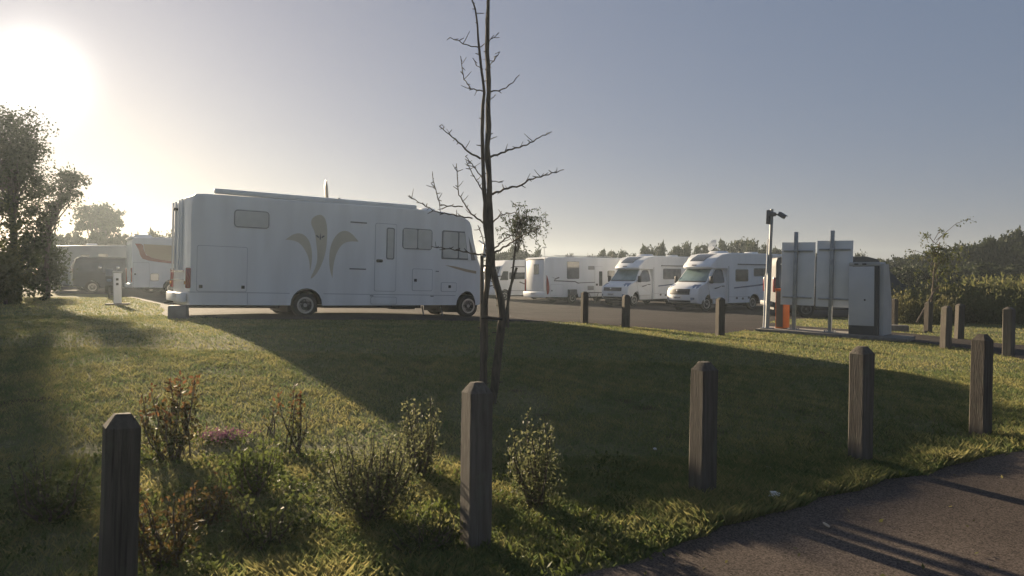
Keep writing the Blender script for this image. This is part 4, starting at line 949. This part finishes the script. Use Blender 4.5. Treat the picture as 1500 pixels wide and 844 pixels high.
for i, (px, pt, wd) in enumerate([(1284, 380, 22), (1302, 379, 26), (1322, 374, 28), (1340, 369, 30), (1360, 366, 30), (1380, 365, 32), (1402, 360, 32), (1424, 353, 36), (1447, 343, 34), (1468, 346, 30), (1486, 337, 36), (1510, 338, 38), (1535, 342, 40), (1565, 350, 40)]):
    far_tree(px, pt, wd * 1.15, 58 + (i * 31 % 8), (i * 2 + 1) % 5, ORD[i] + ' tree from the left in the dark wood edge at right', 'wood edge trees at right')
for i, px in enumerate(range(1290, 1560, 30)):
    far_tree(px, 384 + (i * 13 % 8), 42, 47 + (i * 17 % 5), (i + 3) % 5, ORD[i] + ' low rounded tree from the left before the wood edge at right', 'lower trees before the wood edge')
# --- tall weeds and brambles at right
wp = []
for q in range(4):
    rng_ = np.random.default_rng(200 + q); t = thing('tall_weed', 'tall dry weeds', 'plant', (0, 0, -50))
    n = 1500; st = rng_.normal(size=(70, 2)) * .42; k = rng_.integers(0, 70, n); hz = rng_.uniform(.0, 1, n) ** .75; hs = rng_.uniform(.5, 1.05, 70)
    pts = np.stack([st[k, 0] * (1 + .3 * hz) + rng_.normal(size=n) * .07, st[k, 1] * (1 + .3 * hz) + rng_.normal(size=n) * .07, hz * hs[k]], 1)
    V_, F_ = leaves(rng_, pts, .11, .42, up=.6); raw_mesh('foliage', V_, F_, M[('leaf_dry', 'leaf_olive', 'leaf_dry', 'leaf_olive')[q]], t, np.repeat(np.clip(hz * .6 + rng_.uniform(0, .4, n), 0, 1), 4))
    b = MB()
    for j in range(22): b.tube([(st[j, 0], st[j, 1], -.03), (st[j, 0] * 1.2, st[j, 1] * 1.2, hs[j] * .95)], [.008, .004], 3, False)
    b.build('stalks', M['leaf_dry'], t)['kind'] = 'stuff'; wp.append(t)
wu = set()
rr_ = random.Random(5)
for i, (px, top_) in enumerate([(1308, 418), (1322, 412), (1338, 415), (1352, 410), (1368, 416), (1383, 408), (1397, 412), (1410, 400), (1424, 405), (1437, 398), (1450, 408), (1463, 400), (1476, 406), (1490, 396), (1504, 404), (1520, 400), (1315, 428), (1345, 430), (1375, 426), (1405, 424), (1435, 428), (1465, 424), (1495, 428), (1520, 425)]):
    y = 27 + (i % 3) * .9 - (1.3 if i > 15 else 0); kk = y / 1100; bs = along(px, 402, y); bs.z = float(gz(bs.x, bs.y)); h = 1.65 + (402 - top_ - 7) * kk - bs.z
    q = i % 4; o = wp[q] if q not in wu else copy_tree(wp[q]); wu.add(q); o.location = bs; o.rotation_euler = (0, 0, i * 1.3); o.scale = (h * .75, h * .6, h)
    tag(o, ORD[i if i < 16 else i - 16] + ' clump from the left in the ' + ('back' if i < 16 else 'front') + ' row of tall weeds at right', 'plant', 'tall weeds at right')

# --- young bare tree in the lawn
Yb = 8.54; tb = Vector((-.22, Yb, float(gz(-.22, Yb))))
yt = thing('bare_sapling', 'tall young bare tree with two thin stems standing in the middle of the lawn', 'tree', tb)
def tp_(px, py, dy=0.): q_ = along(px, py, Yb); return Vector((q_.x - tb.x + dy * (px - 750) / 1100, dy, q_.z - tb.z + dy * (402 - py) / 1100))
rnd = random.Random(3)
def stem(name, pts, r0, r1, n=9, knob=.12):
    P_ = []; R_ = []; m_ = len(pts)
    q_ = [tp_(*p) for p in pts]; tot = sum((q_[i + 1] - q_[i]).length for i in range(m_ - 1)); acc = 0
    for i in range(m_ - 1):
        L_ = (q_[i + 1] - q_[i]).length; st = max(2, int(L_ / .12))
        for k in range(st):
            f = k / st; j = Vector((rnd.uniform(-1, 1), rnd.uniform(-1, 1), 0)) * .006
            P_.append(q_[i].lerp(q_[i + 1], f) + (j if (i or k) else Vector())); R_.append((r0 + (r1 - r0) * (acc + L_ * f) / tot) * (1 + rnd.uniform(-knob, knob)))
        acc += L_
    P_.append(q_[-1]); R_.append(r1)
    b = MB(); b.tube(P_, R_, n)
    for k in range(2, len(P_) - 1):
        if rnd.random() < .6:
            d_ = Vector((rnd.uniform(-1, 1), rnd.uniform(-.6, .6), rnd.uniform(-.1, .5))).normalized(); b.tube([P_[k], P_[k] + d_ * (R_[k] + rnd.uniform(.015, .06))], [.009, .004], 4)
    return b.build(name, M['bark'], yt)
def twig(pts, r0, r1, dy, spur=1., sub=True):
    """a thorny branch: wiggles along its points and carries short spurs"""
    b = MB(); q_ = [tp_(px, py, dy * i / (len(pts) - 1)) for i, (px, py) in enumerate(pts)]
    P_ = []; 
    for i in range(len(q_) - 1):
        L_ = (q_[i + 1] - q_[i]).length; st = max(1, int(L_ / .045))
        for k in range(st):
            z_ = .006 * (1 if (len(P_) % 2) else -1); P_.append(q_[i].lerp(q_[i + 1], k / st) + (Vector((rnd.uniform(-.004, .004), rnd.uniform(-.006, .006), z_ + rnd.uniform(-.003, .003))) if P_ else Vector()))
    P_.append(q_[-1]); n_ = len(P_)
    R_ = [r0 + (r1 - r0) * k / (n_ - 1) for k in range(n_)]
    b.tube(P_, R_, 5)
    for k in range(2, n_):
        if rnd.random() < .62 * spur:
            d_ = Vector((rnd.uniform(-1, 1), rnd.uniform(-.7, .7), rnd.uniform(-.5, 1))).normalized(); l_ = rnd.uniform(.025, .075)
            b.tube([P_[k], P_[k] + d_ * l_], [r1 * 1.3 + .001, r1 * .8], 4)
    if sub:
        for k in range(4, n_ - 1, 4):
            d_ = Vector((rnd.uniform(-1, 1), rnd.uniform(-.7, .7), rnd.uniform(-.2, 1))).normalized(); l_ = rnd.uniform(.06, .15)
            b.tube([P_[k], P_[k] + d_ * l_ * .5, P_[k] + d_ * l_ + Vector((0, 0, .01))], [r1 * 1.2, r1, r1 * .6], 4)
    return b.build('branch', M['bark'], yt)
stem('trunk', [(723, 606), (722, 590), (725, 560), (731, 510), (736, 465), (733, 440), (727, 415), (721, 395), (719, 375), (717.6, 330), (716.5, 274), (714.5, 215), (716, 137), (713.5, 78), (715.5, 0), (714, -60), (716, -120)], .050, .015, 10)
stem('trunk', [(707.5, 602), (708, 565), (709, 500), (711.5, 440), (714.5, 400), (716, 370), (712, 330), (707.5, 234), (706, 195), (709, 137), (706, 105), (701, 59), (697, 16), (691, 0), (688, -20)], .046, .008, 8)
for pts, r0, dy in (([(697, 22), (704, 23), (709, 22)], .005, .1), ([(703, 72), (685, 68), (660, 57)], .007, -.2), ([(704, 71), (715, 64), (728, 53)], .006, -.15), ([(708, 135), (690, 131), (680, 117), (675, 84)], .008, .3), ([(706, 104), (698, 97), (693, 87)], .005, .15), ([(711, 104), (724, 90), (732, 78)], .006, .2),
        ([(718, 136), (736, 133), (752, 122), (761, 111)], .009, -.2), ([(718, 231), (744, 221), (772, 213), (790, 202), (808, 194)], .013, .3), ([(704, 233), (686, 223), (672, 209), (644, 186)], .013, -.3), ([(644, 186), (648, 184), (651, 187)], .006, 0.), ([(707, 263), (694, 244), (682, 230)], .008, .2), ([(708, 282), (692, 255), (683, 236)], .008, .3),
        ([(721, 285), (744, 276), (763, 272), (775, 264), (803, 256), (826, 249)], .014, -.35), ([(720, 266), (736, 267)], .006, .1), ([(718, 205), (728, 201)], .006, .1), ([(708, 327), (690, 313), (672, 285), (669, 240)], .011, .3), ([(678, 303), (645, 301), (637, 274), (634, 258)], .008, .4), ([(692, 320), (640, 311), (598, 287)], .009, -.3),
        ([(722, 326), (732, 316), (754, 311)], .010, .2), ([(722, 372), (742, 360), (770, 342), (792, 334)], .013, -.3), ([(722, 366), (740, 350), (757, 342)], .010, .3), ([(712, 374), (690, 371), (660, 365), (632, 361)], .010, -.2), ([(714, 380), (706, 345), (700, 330)], .006, .1), ([(716, 150), (726, 140)], .005, .1)):
    twig(pts, r0, .0042, dy)
b = MB(); q0, q1 = tp_(705.5, 603, -.05), tp_(706, 374, -.05); b.tube([q0 + Vector((0, 0, -.2)), q1], [.022, .021], 8); b.build('stake', M['stake'], yt)
b = MB(); b.tube([tp_(705, 466, -.06), tp_(715, 465.5, -.09), tp_(736, 468, -.075)], .018, 6); b.build('strap', M['strap'], yt)
b = MB(); b.tube([tp_(706, 390, -.05), tp_(716, 389, -.07)], .012, 6); b.build('strap', M['strap'], yt)
# --- leafy sapling behind it
bs = at(741, 481); Y2 = bs.y; k2 = Y2 / 1100
rel2 = lambda px, py, dy=0: ((px - 750) * k2 - bs.x, dy, 1.65 + (402 - py) * k2 - bs.z)
st_ = thing('leafy_sapling', 'small leafy sapling with drooping leaves tied to a stake behind the young bare tree', 'tree', bs)
rng_ = np.random.default_rng(7)
b = MB(); b.tube([Vector(rel2(738, 484)), Vector(rel2(743, 450)), Vector(rel2(750, 410)), Vector(rel2(755, 360)), Vector(rel2(762, 315))], [.035, .03, .026, .02, .01], 8); b.build('trunk', M['bark'], st_)
b = MB(); b.tube([Vector(rel2(744, 484, .05)), Vector(rel2(744.5, 430, .05)), Vector(rel2(757, 392, .05))], .03, 7); b.build('stake', M['stake'], st_)
fr_c, fr_t, br_b = [], [], MB()
for k in range(58):
    a = rng_.uniform(0, 6.28); px = 768 + rng_.normal() * 17; py = 327 + rng_.normal() * 17
    tip = Vector(rel2(px, py, rng_.normal() * .25)); root = Vector(rel2(757 + rng_.normal() * 2, rng_.uniform(318, 372)))
    md = root.lerp(tip, .6) + Vector((0, 0, .08)); end = tip + Vector((rng_.uniform(-.03, .12), rng_.normal() * .05, -rng_.uniform(.06, .2)))
    br_b.tube([root, md, tip, end], [.008, .006, .004, .002], 4, False)
    for j in range(30):
        f = j / 29; q_ = md.lerp(tip, min(1, f * 1.6)) if f < .62 else tip.lerp(end, (f - .62) / .38)
        fr_c.append(q_ + Vector(rng_.normal(size=3)) * .022); fr_t.append(rng_.uniform(0, 1))
br_b.build('twigs', M['bark'], st_)['kind'] = 'stuff'
V_, F_ = leaves(rng_, np.array([list(v) for v in fr_c]), .062, .36, .8); raw_mesh('foliage', V_, F_, M['leaf_dark'], st_, np.repeat(np.array(fr_t), 4))
# --- sapling at right by the far post
bs = at(1364, 484); Y2 = bs.y; k3 = Y2 / 1100
rel3 = lambda px, py, dy=0: ((px - 750) * k3 - bs.x, dy, 1.65 + (402 - py) * k3 - bs.z)
sr = thing('leafy_sapling', 'small sapling with drooping leaves and a slanting stake beyond the side road at right', 'tree', bs)
b = MB(); b.tube([Vector(rel3(1363, 486)), Vector(rel3(1365, 440)), Vector(rel3(1369, 390)), Vector(rel3(1376, 355))], [.035, .03, .025, .012], 8); b.build('trunk', M['stake'], sr)
b = MB(); b.tube([Vector(rel3(1341, 472, -.1)), Vector(rel3(1368, 426, -.05))], .03, 7); b.build('stake', M['stake'], sr)
fr_c, fr_t, br_b = [], [], MB()
for k in range(44):
    px = 1380 + rng_.normal() * 17; py = 378 + rng_.normal() * 24
    tip = Vector(rel3(px, py, rng_.normal() * .3)); root = Vector(rel3(1369 + rng_.normal() * 2, min(425, max(352, py + 12))))
    md = root.lerp(tip, .6) + Vector((0, 0, .1)); end = tip + Vector((rng_.uniform(-.1, .14), rng_.normal() * .05, -rng_.uniform(.1, .35)))
    br_b.tube([root, md, tip, end], [.009, .007, .004, .002], 4, False)
    for j in range(26):
        f = j / 25; q_ = md.lerp(tip, min(1, f * 1.6)) if f < .62 else tip.lerp(end, (f - .62) / .38)
        fr_c.append(q_ + Vector(rng_.normal(size=3)) * .035); fr_t.append(rng_.uniform(0, 1))
br_b.build('twigs', M['bark'], sr)['kind'] = 'stuff'
V_, F_ = leaves(rng_, np.array([list(v) for v in fr_c]), .085, .4, .6); raw_mesh('foliage', V_, F_, M['leaf_mid'], sr, np.repeat(np.array(fr_t), 4))

# --- foreground shrubs
def shrub(name, label, px, py, h, spread, nstem, leaf, m, seed, dens=26, tipred=False, low=.15, upright=.8, bushy=0):
    rng_ = np.random.default_rng(seed); p = at(px, py); t = thing(name, label, 'shrub', p, (0, 0, 0))
    cs, tn, b = [], [], MB()
    for k in range(nstem):
        a = rng_.uniform(0, 6.28); r_ = spread * rng_.uniform(.15, 1) ** .7; hh = h * rng_.uniform(.5, 1.0)
        root = Vector((rng_.normal() * .04, rng_.normal() * .04, -.02)); tip = Vector((math.cos(a) * r_, math.sin(a) * r_ * .8, hh))
        md = root.lerp(tip, .5) + Vector((math.cos(a), math.sin(a), 0)) * r_ * .18; c_ = [root, root.lerp(md, .5) , md, md.lerp(tip, .5) + Vector((rng_.normal() * .012, 0, 0)), tip]
        b.tube(c_, [.008, .007, .006, .004, .002], 5, False)
        n_ = int(dens * hh / .5)
        for j in range(n_):
            f = low + (1 - low) * (j + rng_.uniform()) / n_; i_ = min(3, int(f * 4)); q_ = c_[i_].lerp(c_[i_ + 1], f * 4 - i_)
            sp_ = .018 + .03 * (1 - f); cs.append(q_ + Vector(rng_.normal(size=3)) * sp_)
            tn.append(np.clip((f ** 5 if tipred else .3 * f) + rng_.uniform(0, .55) * (.5 if tipred else 1), 0, 1))
    for j in range(bushy):
        v = rng_.normal(size=3); v /= np.linalg.norm(v); v *= rng_.uniform(.5, 1); cs.append(Vector((v[0] * spread * .95, v[1] * spread * .8, h * .36 + v[2] * h * .34))); tn.append(rng_.uniform(0, .6))
    b.build('stems', M['bark'], t)['kind'] = 'stuff'
    V_, F_ = leaves(rng_, np.array([list(v) for v in cs]), leaf, .5, up=upright); raw_mesh('foliage', V_, F_, M[m], t, np.repeat(np.array(tn), 4))
    return t
shrub('red_tipped_shrub', 'shrub with red-brown shoot tips right behind the leftmost post', 252, 676, .74, .30, 18, .055, 'leaf_red', 1, 34, True, bushy=260)
shrub('red_tipped_shrub', 'slim upright shrub with one red-tipped shoot in the sunlit grass', 428, 670, .66, .12, 7, .045, 'leaf_red', 2, 34, True)
shrub('red_tipped_shrub', 'small low red-tipped shoot left of the slim upright shrub', 392, 640, .34, .14, 4, .04, 'leaf_red', 3, 26, True)
shrub('green_shrub', 'bushy yellow-green shrub low in the sunlit grass right of the lilac flowers', 372, 728, .42, .24, 22, .04, 'weed', 4, 34, bushy=420)
shrub('grey_green_shrub', 'broad dense grey-green shrub left of the thick post', 540, 768, .62, .40, 50, .026, 'leaf_grey', 5, 60, bushy=3000)
shrub('grey_green_shrub', 'upright grey-green shrub with tall spires just left of the thick post', 612, 700, .64, .22, 22, .028, 'leaf_grey', 6, 60, bushy=700)
shrub('grey_green_shrub', 'upright grey-green shrub with tall spires just right of the thick post', 786, 748, .66, .23, 18, .028, 'leaf_grey', 7, 60, bushy=800)
shrub('shaded_shrub', 'low dark shrub in shade at the left edge left of the leftmost post', 75, 765, .46, .34, 26, .036, 'leaf_mid', 8, 36, bushy=900)
shrub('shaded_shrub', 'low dark brownish shrub in shade just right of the leftmost post', 238, 835, .46, .24, 22, .035, 'leaf_red', 9, 34, bushy=420)
shrub('shaded_shrub', 'small dark shrub at the bottom of the picture between the first two posts', 390, 800, .28, .28, 16, .035, 'leaf_mid', 10, 30, bushy=500)
shrub('shaded_shrub', 'added low spreading shrub below the broad grey-green shrub, left of the thick post foot', 618, 812, .24, .26, 18, .03, 'leaf_mid', 12, 30, bushy=600)  # extra shrub, added to throw more shade on the foreground
shrub('shaded_shrub', 'added low brownish shrub in shade right of the leftmost post, above the bottom edge', 300, 770, .30, .26, 16, .034, 'leaf_red', 13, 30, bushy=450)  # another shrub put in to deepen the foreground shade
p = at(325, 650); t = thing('lilac_flower', 'low patch of lilac flowers in the sunlit grass', 'flower', p); rng_ = np.random.default_rng(4)
pts = np.stack([rng_.normal(size=500) * .12, rng_.normal(size=500) * .09, .05 + np.abs(rng_.normal(size=500)) * .03], 1)
V_, F_ = leaves(rng_, pts, .022, .8, up=.5); raw_mesh('petals', V_, F_, M['petal'], t, np.repeat(rng_.uniform(0, 1, 500), 4))['kind'] = 'stuff'
pts = np.stack([rng_.normal(size=400) * .14, rng_.normal(size=400) * .1, .02 + np.abs(rng_.normal(size=400)) * .02], 1)
V_, F_ = leaves(rng_, pts, .03, .6, up=.3); raw_mesh('leaves', V_, F_, M['weed'], t, np.repeat(rng_.uniform(0, 1, 400), 4))['kind'] = 'stuff'

# ------------------------------------------------------------------ grass
rng = np.random.default_rng(42)
def in_view(x, y, m_=.9): return np.abs(x) < (y * .68 + m_)
def clump_noise(x, y, s, sd):
    r_ = np.random.default_rng(sd); v = np.zeros_like(x)
    for k in range(7):
        a = r_.uniform(0, 6.28); f = s * r_.uniform(.6, 1.8); v += np.sin((x * math.cos(a) + y * math.sin(a)) * f + r_.uniform(0, 6.28))
    return v / 7
Vs, At, Fs = [], [], []; off = 0
def blades(n, y0, y1, h, wdt, lush=False):
    global off
    y = np.sqrt(rng.uniform(y0 ** 2, y1 ** 2, n)); x = rng.uniform(-1, 1, n) * (y * .70 + 2.2)
    ok = ~inside(x, y, car_poly) & ~inside(x, y, path_poly)
    worn = (np.hypot(x + .05, (y - 8.5)) < .75 + .25 * np.sin(x * 9)) & (rng.uniform(0, 1, n) < .75)
    c2_ = clump_noise(x, y, 6., 8); strip = (x < .8) & (y < 6.9) & (y > 3.4) & (c2_ > .08) & (rng.uniform(0, 1, n) < .72)
    ok &= ~worn & ~strip
    x, y = x[ok], y[ok]; n = len(x)
    c1 = clump_noise(x, y, 3.2, 1); c2 = clump_noise(x, y, 9., 2)
    # long and clumpy towards the path, mown beyond
    edge = 1 - ss((y - .62 * np.clip(x, -3, 9) - 4.55) / 1.6)
    hh = h * (1 + .25 * c2) * rng.uniform(.55, 1.3, n) * (1 + edge * (.35 + .8 * np.clip(c1 * 2 + .3, -.4, 1.2)))
    bare = (c1 < -.30) & (rng.uniform(0, 1, n) < .6); hh = np.where(bare, hh * .45, hh)
    z = gz(x, y); a = rng.uniform(0, 6.283, n); ln_ = rng.uniform(.25, 1.1, n) * hh; la = rng.uniform(0, 6.283, n)
    w2 = wdt * rng.uniform(.7, 1.3, n) * .5
    bx, by = np.cos(a) * w2, np.sin(a) * w2; tx, ty = np.cos(la) * ln_, np.sin(la) * ln_
    p0 = np.stack([x - bx, y - by, z - .01], 1); p1 = np.stack([x + bx, y + by, z - .01], 1)
    p2 = np.stack([x + bx * .7 + tx * .38, y + by * .7 + ty * .38, z + hh * .6], 1); p3 = np.stack([x + tx, y + ty, z + hh], 1)
    Vs.append(np.stack([p0, p1, p2, p3], 1).reshape(-1, 3)); k = np.arange(n)[:, None] * 4 + off
    Fs.append(np.concatenate([k, k + 1, k + 2], 1)); Fs.append(np.concatenate([k, k + 2, k + 3], 1)); off += n * 4
    c3 = clump_noise(x, y, 24., 3)
    t_ = np.clip(.40 + .55 * c1 + .35 * c2 + .45 * c3 + rng.normal(size=n) * .24 - .10 * edge, 0, 1); At.append(np.repeat(t_, 4))
blades(330000, 2.6, 6.5, .038, .0042)
blades(215000, 6.0, 11.5, .034, .0065)
blades(140000, 11., 19, .034, .012)
blades(90000, 18., 34, .04, .022)
go = raw_mesh('lawn_grass', np.concatenate(Vs), np.concatenate(Fs), M['grass'], None, np.concatenate(At), 'stuff')
# broad weeds and long tufts along the path edge and in the planted strip
cs, tn = [], []
n = 520; f = rng.uniform(0, 1, n); ex = -2.9 + f * 8.8; ey = 2.0 + .80 * (ex + 2.4) * .86
pe = np.array(path_edge); ey = np.interp(ex, pe[:, 0], pe[:, 1]) + np.abs(rng.normal(size=n)) * .55 + .02
for x, y in zip(ex, ey):
    hh = rng.uniform(.03, .13); k = rng.integers(5, 11)
    for j in range(k):
        cs.append((x + rng.normal() * .02, y + rng.normal() * .02, float(gz(x, y)) + .005)); tn.append(np.clip(rng.normal() * .2 + .4, 0, 1))
cs = np.array(cs); V_, F_ = leaves(rng, cs, .065, .13, up=1.1)
raw_mesh('edge_weeds', V_, F_, M['weed'], None, np.repeat(np.array(tn), 4), 'stuff')
n = 2600; y = rng.uniform(3., 6.6, n); x = rng.uniform(-3.6, 1.0, n); ok = ~inside(x, y, path_poly) & in_view(x, y, .5); x, y = x[ok], y[ok]
c1 = clump_noise(x, y, 5., 9); ok = c1 > -.05; x, y = x[ok], y[ok]; rep = 7
xx = np.repeat(x, rep) + rng.normal(size=len(x) * rep) * .035; yy = np.repeat(y, rep) + rng.normal(size=len(x) * rep) * .035
V_, F_ = leaves(rng, np.stack([xx, yy, gz(xx, yy) + rng.uniform(0, .05, len(xx))], 1), .042, .45, up=.5)
raw_mesh('ground_cover', V_, F_, M['weed'], None, np.repeat(np.clip(rng.normal(size=len(xx)) * .3 + .45, 0, 1), 4), 'stuff')
# dry leaves and bits lying in the grass and on the path
n = 420; y = rng.uniform(3.2, 12, n); x = rng.uniform(-1, 1, n) * (y * .68); 
q_ = np.stack([x, y, gz(x, y) + .02], 1); V_, F_ = leaves(rng, q_, .034, .6, up=.15)
raw_mesh('leaf_litter', V_, F_, M['leaf_dry'], None, np.repeat(rng.uniform(.3, 1, n), 4), 'stuff')
# litter
def crumple(name, label, p, s, seed, flat=.5):
    r_ = random.Random(seed); b = MB(); bmesh.ops.create_icosphere(b.bm, subdivisions=2, radius=s)
    for v in b.bm.verts: v.co *= r_.uniform(.6, 1.25); v.co.z *= flat; v.co.z += s * flat * .6
    return tag(b.build(name, M['paper'], None, p, 10), label, 'litter')
crumple('paper_scrap', 'crumpled white paper scrap in the grass right of the third post', at(1137, 741) + Vector((0, 0, .03)), .06, 1, .6)
crumple('paper_scrap', 'tiny white scrap in the dark grass left of the third post', at(960, 663) + Vector((0, 0, .02)), .018, 2)
crumple('paper_scrap', 'small white scrap in the dark grass, farther off than the crumpled paper', at(1126, 691) + Vector((0, 0, .02)), .024, 3, .4)
p = at(1213, 779); b = MB(); b.prism(smooth_poly([(-.04, 0), (-.02, .022), (.02, .018), (.05, 0), (.015, -.02), (-.02, -.018)], 1), .0, .004, 'xy')
o = b.build('fallen_leaf', M['tan'], None, p + Vector((0, 0, .03))); o.rotation_euler = (R(35), R(20), R(40)); tag(o, 'single dry leaf lying on the asphalt path', 'leaf')

# ------------------------------------------------------------------ thin scattering volume added to stand in for lens flare
hm = bpy.data.materials.new('flare_veil_air'); hm.use_nodes = True
for n_ in list(hm.node_tree.nodes):
    if n_.type == 'BSDF_PRINCIPLED': hm.node_tree.nodes.remove(n_)
pv = hm.node_tree.nodes.new('ShaderNodeVolumePrincipled'); pv.inputs['Color'].default_value = (.78, .90, 1, 1)
pv.inputs['Density'].default_value = .0010; pv.inputs['Anisotropy'].default_value = .5
hm.node_tree.links.new(pv.outputs[0], hm.node_tree.nodes['Material Output'].inputs['Volume'])
b = MB(); b.box((0, 0, 6.5), (780, 780, 16)); hz_ = b.build('flare_veil', hm, smooth=0); hz_['kind'] = 'stuff'
